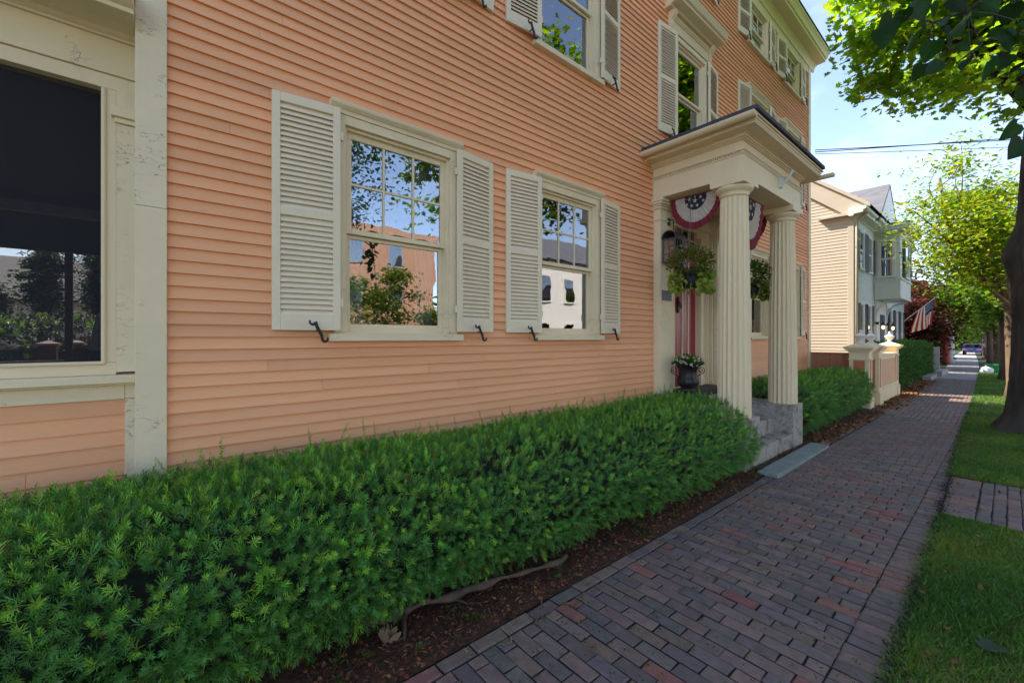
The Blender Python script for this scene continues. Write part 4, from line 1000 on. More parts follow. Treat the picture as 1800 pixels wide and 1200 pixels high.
# buttress roots of the maple
# yellow green smaller tree behind
trunk = [((18.3, -.1, -.2), .24), ((18.3, -.1, .3), .17), ((18.25, -.05, 1.5), .14), ((18.1, .0, 2.6), .12), ((17.8, .5, 3.3), .10), ((17.5, 1.0, 4.2), .07), ((17.3, 1.2, 5.2), .045), ((17.2, 1.3, 6.2), .03)]
tree('street_tree', 'airy yellow green young tree on the verge behind the big maple trunk', (18.3, -.1, -.1), trunk, (17.6, .5, 4.5), (2.5, 1.5, 2.2), 110, 20000, .125, [OVAL, SLIM], (.13, .24, .02), M['bark2'], group='trees along the verge',
     seed=14, shell=.2, clr=.36, limb_r=.06, zmin=2.5, extra_clumps=[(17.53, 0.89, 7.1),(17.41, 0.99, 6.37),(17.04, 1.31, 6.53),(16.85, 1.47, 5.72),(16.48, 1.78, 5.23),(16.42, 1.83, 4.58),(18.15, 0.37, 6.37),(18.46, 0.1, 5.88),(17.9, 0.58, 5.72),(17.53, 0.89, 5.56)], keep=lambda p: p[2] > 2.75 + .42 * max(0, p[1]), alt=((.26, .32, .03), .35), limb_from=3)
for i_, (bx, by, hh, sd_, lab) in enumerate([(27, .1, 6.5, 41, 'green tree beside the recycling bin, second along the verge'), (36, .4, 7, 42, 'green street tree just past the recycling bin'), (47, .9, 8, 43, 'slim dark trunked street tree in front of the parked white car'), (64, 1.6, 9, 44, 'farthest green tree closing the view along the verge')]):
    g0 = gz(bx)
    tree('street_tree', lab, (bx, by, g0), [((bx, by, g0 - .1), .26), ((bx, by, g0 + .5), .19), ((bx, by + .05, g0 + 2.2), .17), ((bx, by + .1, g0 + 3.6), .13), ((bx, by + .1, g0 + hh * .75), .08)], (bx, by + .5, g0 + hh * .62), (3.0, 2.9, hh * .36), 70, 9000, .24, [OVAL, DIAM], (.07, .17, .02), M['bark2'], keep=(lambda p: p[1] < .9 and p[2] > 2.3) if i_ == 0 else None,
         group='trees along the verge', seed=sd_, shell=.3, clr=.6, limb_r=.08, zmin=2.0, alt=((.12, .19, .02), .4), limb_from=2)
tree('purple_beech', 'dark purple leaved tree behind the flag and the tall hedge', (35, 4.2, -.2), [((35, 4.2, -.3), .3), ((35, 4.2, 1.5), .25), ((35, 4, 3), .2), ((35, 4, 4.2), .12)], (35, 3.9, 2.9), (4.6, 1.7, 2.9), 110, 19000, .2, [OVAL, DIAM], (.045, .014, .018), M['bark'],
     seed=51, shell=.3, clr=.5, limb_r=.07, alt=((.10, .03, .03), .25), limb_from=1)
for i_, (bx, by, rx, rz, sd_, c_, lab) in enumerate([(82, 9, 6, 5, 61, (.05, .12, .02), 'broad green tree beyond the red porch on the house side'), (58, 9, 5, 4.6, 62, (.045, .10, .02), 'green tree standing behind the red house porch'), (110, 3, 7, 6, 63, (.05, .12, .025), 'distant green tree where the street bends'), (130, 16, 9, 7, 64, (.04, .10, .02), 'distant dark green tree left of the street end')]):
    tree('garden_tree', lab, (bx, by, gz(bx)), [((bx, by, gz(bx) - .2), .3), ((bx, by, 2), .24), ((bx, by, 4), .15)], (bx, by, rz * .95), (rx, rx * .8, rz), 60, 7000, .45, [DIAM, OVAL], c_, M['bark2'], group='trees behind the houses', seed=sd_, shell=.4, clr=1.0, limb_r=.09, alt=((.10, .16, .02), .35), limb_from=1)
tree('street_tree', 'tall leafy tree across the kerb from the porch, mirrored in the upper windows', (7.2, -3.9, 0), [((7.2, -3.9, -.1), .3), ((7.2, -3.9, 1), .24), ((7.2, -3.9, 3.4), .2), ((7.3, -3.9, 5.5), .15), ((7.4, -3.9, 8), .09)], (8.2, -3.9, 8.2), (3.6, 2.4, 3.6), 90, 9000, .2, [MAPLE], (.09, .19, .02), M['bark'],
     group='trees along the verge', seed=15, shell=.3, clr=.45, limb_r=.08, zmin=4.2, keep=lambda p: p[1] < -.9, alt=((.18, .26, .03), .4), limb_from=2)
# linden whose low twig hangs close to the camera
hang = []
th = None
def px(u_, v_, dep):
    a_ = (u_ - 900) / FPX; b_ = (594 - v_) / FPX
    return np.array([dep * (math.cos(TH) + a_ * math.sin(TH)), dep * (math.sin(TH) - a_ * math.cos(TH)), 1.6 + dep * b_])
tree('linden_tree', 'near linden with big dark heart shaped leaves hanging into the top right corner', (-1.2, -3.2, 0), [((-1.2, -3.2, -.1), .26), ((-1.2, -3.2, 1.0), .2), ((-1.1, -3.1, 2.6), .17), ((-1.0, -3.0, 4.2), .12), ((-1.0, -3.0, 6), .07)], (.8, -3.0, 5.6), (3.6, 1.7, 2.0), 120, 15000, .075, [HEART], (.03, .08, .02), M['bark'],
     seed=71, shell=.3, clr=.35, limb_r=.06, zmin=3.0, limb_from=2, keep=lambda p: p[1] < -.5)
lin = [o for o in bpy.data.objects if o.name == 'linden_tree'][0]
T = []; D = []; S = []; mb = MB()
tip = px(1565, 45, 1.95)
hub = np.array([1.2, -2.2, 4.6])
leafpts = [(1575, 55, 1.9), (1600, 85, 1.9), (1555, 75, 1.95), (1620, 60, 1.8), (1640, 95, 1.85), (1660, 75, 1.8), (1690, 95, 1.8), (1655, 130, 1.8), (1620, 135, 1.85), (1700, 60, 1.7), (1720, 100, 1.7), (1735, 85, 1.75), (1680, 20, 1.7), (1720, 25, 1.7), (1750, 45, 1.7), (1780, 30, 1.65), (1760, 80, 1.7),
           (1790, 90, 1.7), (1770, 120, 1.75), (1795, 140, 1.7), (1740, 10, 1.7), (1790, 5, 1.65), (1640, 30, 1.85), (1610, 20, 1.9), (1788, 60, 1.6), (1800, 270, 1.75), (1792, 240, 1.75), (1710, 125, 1.75), (1745, 130, 1.72), (1670, 50, 1.75), (1590, 40, 1.9), (1795, 170, 1.72)]
for (a_, b_, dp) in leafpts:
    p = px(a_ + rng.uniform(-8, 8), b_ - 22, dp); T.append(p)
    D.append((rng.normal() * .5, rng.normal() * .5, -.75)); S.append(rng.uniform(.055, .10))
T = np.array(T); N = len(T); D = np.array(D); D /= np.linalg.norm(D, axis=1, keepdims=True)
nn = rng.normal(size=(N, 3)) * .8 + np.array([-.5, -.5, .6]); A = np.cross(nn, D); A /= np.linalg.norm(A, axis=1, keepdims=True); B = np.cross(D, A)
inst('twig_leaves', [HEART], T, D, np.array(S), M['leaf'], cols((.012, .050, .016), N, .35, .15), lin, frame=np.stack([A, B, D], 2))
stems = [px(1820, -60, 1.7), px(1760, -20, 1.7), px(1700, 20, 1.72), px(1640, 40, 1.82), px(1590, 30, 1.92)]
mb.tube([hub] + stems, [.02, .009, .007, .005, .004, .002], 6)
st2 = px(1790, -40, 1.68); mb.tube([stems[0], px(1812, 60, 1.7), px(1815, 160, 1.73), px(1808, 220, 1.75)], [.006, .005, .004, .002], 6)
allst = stems + [px(1812, 60, 1.7), px(1815, 160, 1.73), px(1808, 220, 1.75)]
for p in T:
    q = min(allst, key=lambda s_: np.linalg.norm(s_ - p)); mb.tube([q, (q + p) / 2 + np.array([0, 0, .01]), p], [.0022, .0018, .0015], 5, cap=False)
mb.build('hanging_twig', M['bark'], lin, smooth=True)

N = 16000; X_ = rng.uniform(135, 175, N); Y_ = rng.uniform(-45, 60, N); hgt = 7 + 3 * fbm(X_ * .1, Y_ * .12, 0, 99, 3, 1.5); Z_ = gz(150) + hgt * rng.uniform(0, 1, N) ** .8
o = inst('far_trees', [DIAM, OVAL], np.stack([X_, Y_, Z_], 1), rng.normal(size=(N, 3)), rng.uniform(.8, 1.8, N), M['leaf'], cols((.06, .14, .03), N, .5, .2)); o['kind'] = 'stuff'
# backyard seen through the porch
for i_, (bx, by, rx, rz, zc, sd_, lab) in enumerate([(-2.05, 15, .42, 1.5, 2.9, 81, 'tall conifer seen through the middle of the porch screen'), (-1.15, 15.5, .32, 1.5, 3.0, 82, 'conifer right of the porch post in the back garden'), (-2.95, 15, .45, .9, 2.2, 83, 'conifer at the left edge of the porch screen')]):
    tree('conifer', lab, (bx, by, 0), [((bx, by, 0), .14), ((bx, by, zc), .1), ((bx, by, zc + rz * .7), .05)], (bx, by, zc), (rx, rx, rz), 50, 6000, .11, [SLIM, DIAM], (.02, .06, .022), M['bark'], group='conifers in the back garden', seed=sd_, shell=.1, clr=.13, limb_r=.03)
hedge('garden_hedge', 'low dark hedge across the back garden seen through the porch screen', -9, 3, [(13.6, .1), (13.5, 1.7), (13.3, 1.95), (12.6, 2.0), (12.3, 1.8), (12.2, .9), (12.2, .05)], 70, .16, 25, None, far=True, shoots=False, base=(.012, .045, .012))
nh = thing('neighbour_house', 'grey roofed house far behind the back garden, seen through the porch screen', 'house', (-8, 24, 0))
mb = MB(); mb.box(-16, -1, 22, 30, -.1, 2.9); mb.build('wall', M['white_siding'], nh)
mb = MB(); mb.prof([(21.5, 2.9), (30.5, 2.9), (26, 4.9)], -16.4, -.6, 'x'); mb.build('roof', M['slate'], nh)
mb = MB()
for k in range(5): mb.box(-14 + k * 2.6, -13 + k * 2.6, 21.97, 21.995, 1.2, 2.4)
mb.build('window', M['darkpane'], nh)
# across the street (seen in the window panes)
bb = thing('brick_building', 'red brick building with cream windows across the street', 'building', (9, -24, 0))
OB = [(4.2 + 3.0 * k, 5.1 + 3.0 * k, z_, z_ + 1.5) for k in range(4) for z_ in (1.0, 4.0, 7.0)]
mb = MB(); mb.box(3, 17, -30, -23, -.1, 9.4); mb.build('wall', M['redbrick'], bb)
for (a_, b_, c_, d_) in OB:
    mb = MB(); mb.box(a_ - .12, b_ + .12, -22.995, -22.93, c_ - .12, d_ + .12); f_ = mb.build('window', M['concrete'], bb); mb = MB(); mb.box(a_, b_, -22.928, -22.92, c_, d_); mb.build('pane', M['darkpane'], f_)
mb = MB(); mb.box(2.8, 17.2, -23.0, -22.75, 9.1, 9.6); mb.build('cornice', M['redbrick'], bb)
wh_ = thing('white_house', 'white clapboard house with dark windows across the street', 'house', (22, -14, 0))
mb = MB(); clapboards(17.5, 27, 0, 6.6, .12, 12.5, [], mb, .016, seg=False)
V = np.array(mb.v); V[:, 1] = -V[:, 1]; mk_obj('front_wall', V, [f[::-1] for f in mb.f], M['white_siding'], wh_)
mb = MB(); mb.box(17.5, 27, -20, -12.52, -.1, 6.6); mb.build('wall', M['white_siding'], wh_)
mb = MB(); mb.prof([(-20.4, 6.6), (-12.1, 6.6), (-16.2, 9.2)], 17.1, 27.4, 'x'); mb.build('roof', M['slate'], wh_)
for k in range(4):
    for z_ in (1.0, 4.0):
        a_ = 18.4 + k * 2.3; mb = MB(); mb.box(a_ - .1, a_ + 1.0, -12.484, -12.40, z_ - .1, z_ + 1.6); f_ = mb.build('window', M['whitetrim'], wh_); mb = MB(); mb.box(a_, a_ + .9, -12.399, -12.39, z_, z_ + 1.5); mb.build('pane', M['darkpane'], f_)
for i_, (bx, by, rr, zc, sd_, lab) in enumerate([(7.6, -12.2, 2.5, 2.7, 91, 'round bright green shrub across the street in front of the brick building'), (11.6, -13.0, 1.5, 2.0, 92, 'second bright green shrub across the street, nearer the white house'), (2.0, -14, 2.2, 3.0, 93, 'green tree across the street left of the brick building')]):
    tree('garden_shrub', lab, (bx, by, 0), [((bx, by, 0), .1), ((bx, by, 1), .08), ((bx, by, 2), .05)], (bx, by, zc), (rr, rr, zc * .9), 45, 5000, .2, [OVAL, DIAM], (.09, .15, .02), M['bark2'], cat='shrub', group='shrubs across the street', seed=sd_, shell=.3, clr=.35, limb_r=.03)

# ------------------------------------------------------------------ porch dressing
def star(cx, cz, r, rot=0):
    P = []
    for k in range(10): rr = r if k % 2 == 0 else r * .4; a_ = rot + math.pi / 2 + k * math.pi / 5; P.append((cx + rr * math.cos(a_), cz + rr * math.sin(a_)))
    return P
def bunting(label, c, ux, W_, H_, seed):
    """half fan hanging from a straight top edge centred at c, running along unit vector ux"""
    o_ = None; r_ = random.Random(seed); nA, nR = 120, 14; V = []; F = []; mi = []
    nx, ny = -ux[1], ux[0]
    def P3(lx, lz, off): return (c[0] + ux[0] * lx + nx * off, c[1] + ux[1] * lx + ny * off, c[2] + lz)
    def ripple(a_, t): return .007 * t * math.sin(a_ * 34) + .004 * t * math.sin(a_ * 13 + 1)
    for i_ in range(nA + 1):
        a_ = math.pi + math.pi * i_ / nA
        for j in range(nR + 1):
            t = j / nR; V.append(P3(W_ / 2 * t * math.cos(a_), H_ * t * math.sin(a_) * (1 + .004 * math.sin(a_ * 34)), ripple(a_, t)))
    for i_ in range(nA):
        for j in range(nR):
            a0 = i_ * (nR + 1) + j; F.append((a0, a0 + 1, a0 + nR + 2, a0 + nR + 1)); t = (j + .5) / nR
            mi.append(2 if t < .44 else 1 if t < .76 else 0)
    k0 = len(V); nb_ = len(F)
    for lx, lz, rr in [(0, -.17, .085), (-.17, -.10, .06), (.17, -.10, .07), (-.07, -.32, .065), (.10, -.30, .06), (-.25, -.22, .055), (.25, -.24, .065), (0, -.06, .04), (-.36, -.06, .045), (.36, -.07, .045), (.30, -.06, .03)]:
        for sgn in (-1, 1):
            pts_ = star(lx * W_ / 1.0 * .62, lz * H_ * 1.0, rr * W_ * .62, r_.uniform(-.3, .3)); o0 = len(V)
            V += [P3(a_, b_ * 1.0, .016 * sgn) for a_, b_ in pts_] + [P3(lx * W_ * .62, lz * H_, .018 * sgn)]
            for k in range(10): F.append((o0 + k, o0 + (k + 1) % 10, o0 + 10)); mi.append(1)
    o = mk_obj('bunting', np.array(V), F, [M['b_red'], M['b_white'], M['b_blue']], None, smooth=True, mi=mi)
    mb = MB(); mb.tube([P3(-W_ / 2 - .01, .004, 0), P3(W_ / 2 + .01, .004, 0)], .008, 6); h_ = mb.build('header_tape', M['b_red'], o)
    tag(o, label, 'bunting', 'patriotic fan buntings on the porch'); return o
bunting('pleated star bunting hung under the left side beam of the porch above the hanging basket', (5.48, 2.70, 3.50), (0, 1), .72, .45, 1)
bunting('faded pleated star bunting hung across the porch front between the two fluted columns', (5.98, 2.22, 3.44), (1, 0), .98, .68, 2)
bunting('shaded pleated bunting under the right side beam, glimpsed past the left column', (7.28, 2.80, 3.50), (0, 1), .72, .45, 3)

def basket(label, c, seed, kind):
    global rng
    b = thing('hanging_basket', label, 'hanging basket', (c[0], c[1], c[2]), 'hanging flower baskets on the porch'); x_, y_, z_ = c
    mb = MB(); mb.lathe([(.075, z_), (.082, z_), (.10, z_ + .06), (.118, z_ + .13), (.122, z_ + .165), (.134, z_ + .167), (.134, z_ + .19), (.124, z_ + .19), (.115, z_ + .17), (.01, z_ + .165)], (x_, y_), 28)
    mb.build('pot', M['pot'], b, smooth=True)
    mb = MB(); top = (x_, y_, CT)
    for k in range(3): a_ = k * 2.094; mb.tube([(x_ + .125 * math.cos(a_), y_ + .125 * math.sin(a_), z_ + .18), (x_, y_, z_ + .62)], .0022, 5)
    zc = z_ + .62
    while zc < CT - .01: mb.tube([(x_ - .004, y_, zc), (x_ - .004, y_, zc + .022)], .0022, 5); mb.tube([(x_ + .004, y_, zc + .012), (x_ + .004, y_, zc + .034)], .0022, 5); zc += .026
    mb.build('chain', M['pewter'], b)
    N = 1900; d = rng.normal(size=(N, 3)); d /= np.linalg.norm(d, axis=1, keepdims=True); rr = rng.uniform(.45, 1, N)
    T = np.stack([x_ + d[:, 0] * rr * .29, y_ + d[:, 1] * rr * .29, z_ + .34 + d[:, 2] * rr * .21], 1)
    inst('foliage', [OVAL, OVAL, SLIM], T, d + np.array([0, 0, .2]), rng.uniform(.025, .05, N), M['leaf'], cols((.13, .17, .045) if kind == 0 else (.07, .15, .035), N, .45, .25), b)
    # trailing lime leaves
    N = 230; a_ = rng.uniform(0, 6.28, N); a_ = np.where(rng.uniform(0, 1, N) < .75, np.where(rng.uniform(0, 1, N) < .6, rng.normal(2.2, .6, N), rng.normal(-.9, .4, N)), a_)
    r2 = rng.uniform(.12, .26, N); T = np.stack([x_ + r2 * np.cos(a_), y_ + r2 * np.sin(a_), z_ + .22 - rng.uniform(0, .27, N)], 1)
    inst('trailing_leaves', [MAPLE], T, np.stack([np.cos(a_) * .6, np.sin(a_) * .6, -.8 + rng.normal(0, .3, N)], 1), rng.uniform(.04, .075, N), M['leaf'], cols((.24, .36, .06) if kind == 0 else (.14, .22, .03), N, .3, .12), b)
    if kind == 0:
        for k in range(9):
            T = []; D = []
            p = np.array([x_ + rng.normal() * .12, y_ + rng.normal() * .12, z_ + .42]); dr = np.array([rng.normal() * .25, rng.normal() * .25, 1]); dr /= np.linalg.norm(dr)
            for s_ in np.arange(0, .16, .006): T.append(p + dr * s_ + rng.normal(size=3) * .004); D.append(rng.normal(size=3) + dr)
            inst('flower_spike', [OVAL], np.array(T), np.array(D), np.full(len(T), .016), M['flower'], cols((.55, .55, .42), len(T), .15, .08), b)
        N = 60; T = np.array([x_ + .14, y_ - .18, z_ + .19]) + rng.normal(size=(N, 3)) * .022; inst('red_flower', [OVAL], T, rng.normal(size=(N, 3)), rng.uniform(.02, .03, N), M['flower'], cols((.22, .01, .03), N, .3, .1), b)
    else:
        N = 160; k0 = rng.normal(size=(20, 3)); k0 /= np.linalg.norm(k0, axis=1, keepdims=True); T = np.repeat(np.array([x_, y_, z_ + .26]) + k0 * np.array([.26, .26, .17]), 8, 0) + rng.normal(size=(N, 3)) * .008
        for k in range(20): inst('flower', [OVAL], T[k * 8:k * 8 + 8], rng.normal(size=(8, 3)), rng.uniform(.02, .035, 8), M['flower'], cols((.30, .02, .03) if k % 2 else (.6, .55, .45), 8, .15, .08), b)
    return b
basket('black hanging basket of feathery plants, white spikes and lime leaves between pilaster and left column', (5.30, 2.68, 2.245), 1, 0)
basket('hanging basket with dark leaves and red flowers seen between the two fluted columns', (7.12, 2.62, 2.25), 2, 1)

# urn planter on the landing
ux_, uy_, uz_ = 5.60, 2.80, FZ + .005
ux_, uy_, uz_ = 5.72, 2.82, .84
ux_ = 5.98; uy_ = 3.02
urn = thing('urn_planter', 'black cast iron urn with scroll handles and white flowers by the red door', 'urn', (5.86, 2.99, .84))
ux_, uy_ = 5.80, 2.97
mb = MB()
def urf(t, z): return 1 + .05 * abs(math.sin(5 * t)) * (1 if .93 < z < 1.16 else .2) + (.06 * math.sin(8 * t) if z > 1.20 else 0)
z_ = .842
mb.lathe([(.09, z_), (.10, z_), (.10, z_ + .02), (.075, z_ + .035), (.10, z_ + .06), (.135, z_ + .10), (.145, z_ + .14), (.135, z_ + .17), (.118, z_ + .21), (.112, z_ + .26), (.122, z_ + .31), (.15, z_ + .355), (.185, z_ + .385), (.20, z_ + .392), (.195, z_ + .402), (.16, z_ + .38), (.10, z_ + .36)], (ux_, uy_), 64, rf=urf)
mb.build('bowl', M['urn'], urn, smooth=True)
uh = np.array([math.sin(TH), -math.cos(TH)])
for s_ in (-1, 1):
    pts = []
    for t in np.linspace(0, 1, 30):
        a_ = R(-90 + 520 * t); r_ = .055 * (1 - .75 * t); off = .19 + r_ * math.cos(a_) * 1; pts.append((ux_ + s_ * uh[0] * off, uy_ + s_ * uh[1] * off, z_ + .30 + r_ * math.sin(a_)))
    pts = [(ux_ + s_ * uh[0] * .12, uy_ + s_ * uh[1] * .12, z_ + .20)] + pts
    mb = MB(); mb.tube(pts, .0055, 6); mb.build('handle', M['iron'], urn, smooth=True)
N = 700; d = rng.normal(size=(N, 3)); d[:, 2] = abs(d[:, 2]); d /= np.linalg.norm(d, axis=1, keepdims=True); rr = rng.uniform(.3, 1, (N, 1))
T = np.array([ux_, uy_, z_ + .375]) + d * rr * np.array([.20, .20, .14]); C = cols((.08, .20, .03), N, .4, .15); k = rng.uniform(0, 1, N) < .22; k &= (T[:, 2] > z_ + .44); C[k] = cols((.18, .26, .02), k.sum(), .2, .1)
inst('foliage', [OVAL, SLIM], T, d, rng.uniform(.028, .055, N), M['leaf'], C, urn)
k0 = rng.normal(size=(80, 3)); k0[:, 2] = abs(k0[:, 2]); k0 /= np.linalg.norm(k0, axis=1, keepdims=True); ct = np.array([ux_, uy_, z_ + .38]) + k0 * np.array([.21, .21, .14]); T = np.repeat(ct, 5, 0); D = np.repeat(k0, 5, 0) * .5 + rng.normal(size=(400, 3))
for k in range(80): inst('flower', [OVAL], T[k * 5:k * 5 + 5], D[k * 5:k * 5 + 5], rng.uniform(.018, .028, 5), M['flower'], cols((.16, .02, .10), 5) if k % 6 == 0 else cols((.82, .82, .80), 5, .06, .03), urn)

# lantern on the pilaster
ln = thing('wall_lantern', 'old pewter barn lantern with an arched top hung on the left pilaster', 'lantern', (5.55, 3.02, 2.9))
lx, ly, lz = 5.53, 3.03, 2.66
mb = MB(); hw, hd, hh = .135, .085, .30
for sx_ in (-1, 1):
    for sy_ in (-1, 1): mb.box(lx + sx_ * hw - .009, lx + sx_ * hw + .009, ly + sy_ * hd - .009, ly + sy_ * hd + .009, lz, lz + hh)
mb.box(lx - hw - .012, lx + hw + .012, ly - hd - .012, ly + hd + .012, lz - .02, lz); mb.box(lx - hw - .012, lx + hw + .012, ly - hd - .012, ly + hd + .012, lz + hh, lz + hh + .012)
for k in (1, 2): zz = lz + hh * k / 3; mb.box(lx - hw, lx + hw, ly - hd - .008, ly - hd - .003, zz - .004, zz + .004); mb.box(lx - hw - .008, lx - hw - .003, ly - hd, ly + hd, zz - .004, zz + .004)
for k in (-1, 0, 1): mb.box(lx + k * hw * .5 - .004, lx + k * hw * .5 + .004, ly - hd - .0085, ly - hd - .004, lz, lz + hh)
mb.box(lx - hw - .0085, lx - hw - .004, ly - .004, ly + .004, lz, lz + hh)
mb.build('cage', M['pewter'], ln)
mb = MB(); P = [(ly + (hd + .02) * math.cos(a_), lz + hh + .013 + .11 * math.sin(a_)) for a_ in np.linspace(0, math.pi, 14)]; P += [(ly + (hd + .012) * math.cos(a_), lz + hh + .013 + .10 * math.sin(a_)) for a_ in np.linspace(math.pi, 0, 14)]
mb.prof(P, lx - hw - .015, lx + hw + .015, 'x'); mb.prof([(ly + (hd + .011) * math.cos(a_), lz + hh + .014 + .099 * math.sin(a_)) for a_ in np.linspace(0, math.pi, 14)], lx + hw - .0, lx + hw + .006, 'x')
mb.build('arched_hood', M['pewter'], ln)
mb = MB(); mb.tube([(lx - .02, ly - .0, lz + hh + .12), (lx - .05, ly - .02, lz + hh + .22), (lx - .02, ly + .0, lz + hh + .29), (lx + .03, ly + .06, lz + hh + .31), (lx + .05, ly + .11, lz + hh + .29)], .006, 8); mb.box(lx + .02, lx + .08, WY - .13, WY - .12, lz + hh + .24, lz + hh + .34); mb.build('hook', M['iron'], ln, smooth=False)
mb = MB(); mb.box(lx - hw, lx + hw, ly - hd, ly - hd + .003, lz + .002, lz + hh - .002); mb.box(lx - hw, lx - hw + .003, ly - hd + .004, ly + hd, lz + .002, lz + hh - .002); mb.build('lantern_pane', M['lampglass'], ln)
mb = MB()
for k in (-1, 0, 1): mb.lathe([(.010, lz), (.011, lz + .12), (.006, lz + .125), (.009, lz + .135), (.010, lz + .155), (.002, lz + .185)], (lx + k * .05, ly), 10)
mb.build('candle', mat('candle_wax', (.75, .72, .66), .5), ln, smooth=True)
mb = MB(); mb.box(5.40, 5.645, WY - .132, WY - .121, 2.13, 2.27); mb.box(5.42, 5.625, WY - .134, WY - .132, 2.15, 2.152); mb.box(5.42, 5.625, WY - .134, WY - .132, 2.248, 2.25)
tag(mb.build('plaque', mat('grey_slate_plaque', (.15, .155, .16), .6, .25, 40), None, .002), 'small grey rectangular plaque on the left pilaster beside the red door', 'plaque')

# ------------------------------------------------------------------ gate pillars, fences
def pillar(label, x0, yf, wd=.36, z0=-.05):
    t = thing('gate_pillar', label, 'pillar', (x0 + wd / 2, yf + wd / 2, z0), 'cream gate pillars with urn finials'); cx, cy = x0 + wd / 2, yf + wd / 2; h = wd / 2; g = gz(cx)
    mb = MB(); mb.box(cx - h - .03, cx + h + .03, cy - h - .03, cy + h + .03, g - .05, g + .30); mb.box(cx - h - .018, cx + h + .018, cy - h - .018, cy + h + .018, g + .302, g + .335); mb.build('base', M['cream'], t, .005)
    mb = MB(); mb.box(cx - h + .02, cx + h - .02, cy - h + .02, cy + h - .02, g + .336, 1.27)
    fw = .075
    for (sx_, sy_) in ((-1, -1), (1, -1), (-1, 1), (1, 1)):
        mb.box(*sorted((cx + sx_ * h, cx + sx_ * (h - fw))), *sorted((cy + sy_ * h, cy + sy_ * (h - fw))), g + .336, 1.27)
    mb.box(cx - h + .002, cx + h - .002, cy - h + .002, cy + h - .002, 1.10, 1.269); mb.box(cx - h + .002, cx + h - .002, cy - h + .002, cy + h - .002, g + .337, g + .42)
    mb.box(cx - h - .02, cx + h + .02, cy - h - .02, cy + h + .02, 1.10, 1.125); mb.build('shaft', M['cream'], t, .003)
    mb = MB(); q = h - fw - .002; 
    mb.box(cx - h + .010, cx - h + .019, cy - q, cy + q, g + .43, 1.08); mb.box(cx - q, cx + q, cy - h + .010, cy - h + .019, g + .43, 1.08); mb.build('panel', M['orangepanel'], t)
    mb = MB()
    for (e, a_, b_) in ((.02, 1.271, 1.30), (.045, 1.301, 1.33), (.075, 1.331, 1.36), (.095, 1.361, 1.40)): mb.box(cx - h - e, cx + h + e, cy - h - e, cy + h + e, a_, b_)
    mb.add([(cx - h - .08, cy - h - .08, 1.401), (cx + h + .08, cy - h - .08, 1.401), (cx + h + .08, cy + h + .08, 1.401), (cx - h - .08, cy + h + .08, 1.401), (cx - .09, cy - .09, 1.47), (cx + .09, cy - .09, 1.47), (cx + .09, cy + .09, 1.47), (cx - .09, cy + .09, 1.47)], [(0, 1, 5, 4), (1, 2, 6, 5), (2, 3, 7, 6), (3, 0, 4, 7), (4, 5, 6, 7)])
    mb.build('cap', M['cream'], t, .004)
    mb = MB(); b = 1.471
    mb.lathe([(.085, b), (.085, b + .012), (.045, b + .03), (.035, b + .055), (.06, b + .085), (.095, b + .13), (.11, b + .165), (.12, b + .17), (.12, b + .185), (.085, b + .20), (.05, b + .23), (.03, b + .25), (.022, b + .275), (.03, b + .29), (.02, b + .315), (.004, b + .325)], (cx, cy), 24)
    mb.build('finial', M['whitetrim'], t, smooth=True); return t
pillar('nearest cream gate pillar with urn finial, standing right behind the second yew hedge', 12.28, 2.05)
pillar('middle cream gate pillar with white urn finial, on the far side of the gate gap', 13.40, 2.05)
pillar('farthest and warmest lit cream pillar with urn finial beside the tall dark hedge', 16.40, 2.12)
fp = thing('panel_fence', 'peach panelled low wall fence between the middle and farthest gate pillars', 'fence', (15, 2.2, 0))
mb = MB(); mb.box(13.83, 16.36, 2.16, 2.26, .30, 1.14); mb.build('panel', M['peach'], fp)
mb = MB(); mb.box(13.80, 16.37, 2.10, 2.32, -.05, .299); mb.box(13.83, 16.365, 2.08, 2.34, 1.141, 1.19)
mb.box(13.83, 16.365, 2.11, 2.16, .302, .36); mb.box(13.83, 16.365, 2.14, 2.162, 1.04, 1.14); mb.build('rail', M['cream'], fp, .004)
fb = thing('board_fence', 'brown vertical board fence between the salmon house corner and the nearest gate pillar', 'fence', (12.55, 2.8, 0))
for k in range(6):
    y_ = 2.44 + k * .135; mb = MB(); mb.box(12.56, 12.59, y_, y_ + .132, -.05, 1.22); mb.build('board', M['brownfence'], fb, .003)
mb = MB(); mb.box(12.54, 12.62, 2.44, 3.25, 1.221, 1.25); mb.build('top_rail', M['brownfence'], fb)
fc = thing('board_fence', 'long brown board fence filling the gap towards the yellow house', 'fence', (12.7, 5, 0))
mb = MB(); mb.box(13.0, 17.0, 5.0, 5.05, -.1, 1.2); mb.build('board', M['brownfence'], fc); mb = MB(); mb.box(13, 17, 4.98, 5.07, 1.201, 1.24); mb.build('top_rail', M['brownfence'], fc)

# ------------------------------------------------------------------ yellow house, front wall coloured as if shaded
yh = thing('yellow_house', 'pale yellow clapboard house, front tinted shadow blue, with navy shutters and a box bay', 'house', (17.1, 3.26, 0))
GX = 17.1; EZ2 = 5.52
mb = MB(); clapboards(WY + .1, 11.0, .25, EZ2 + .0, .105, GX, [], mb, .014, seg=False, ax='y')
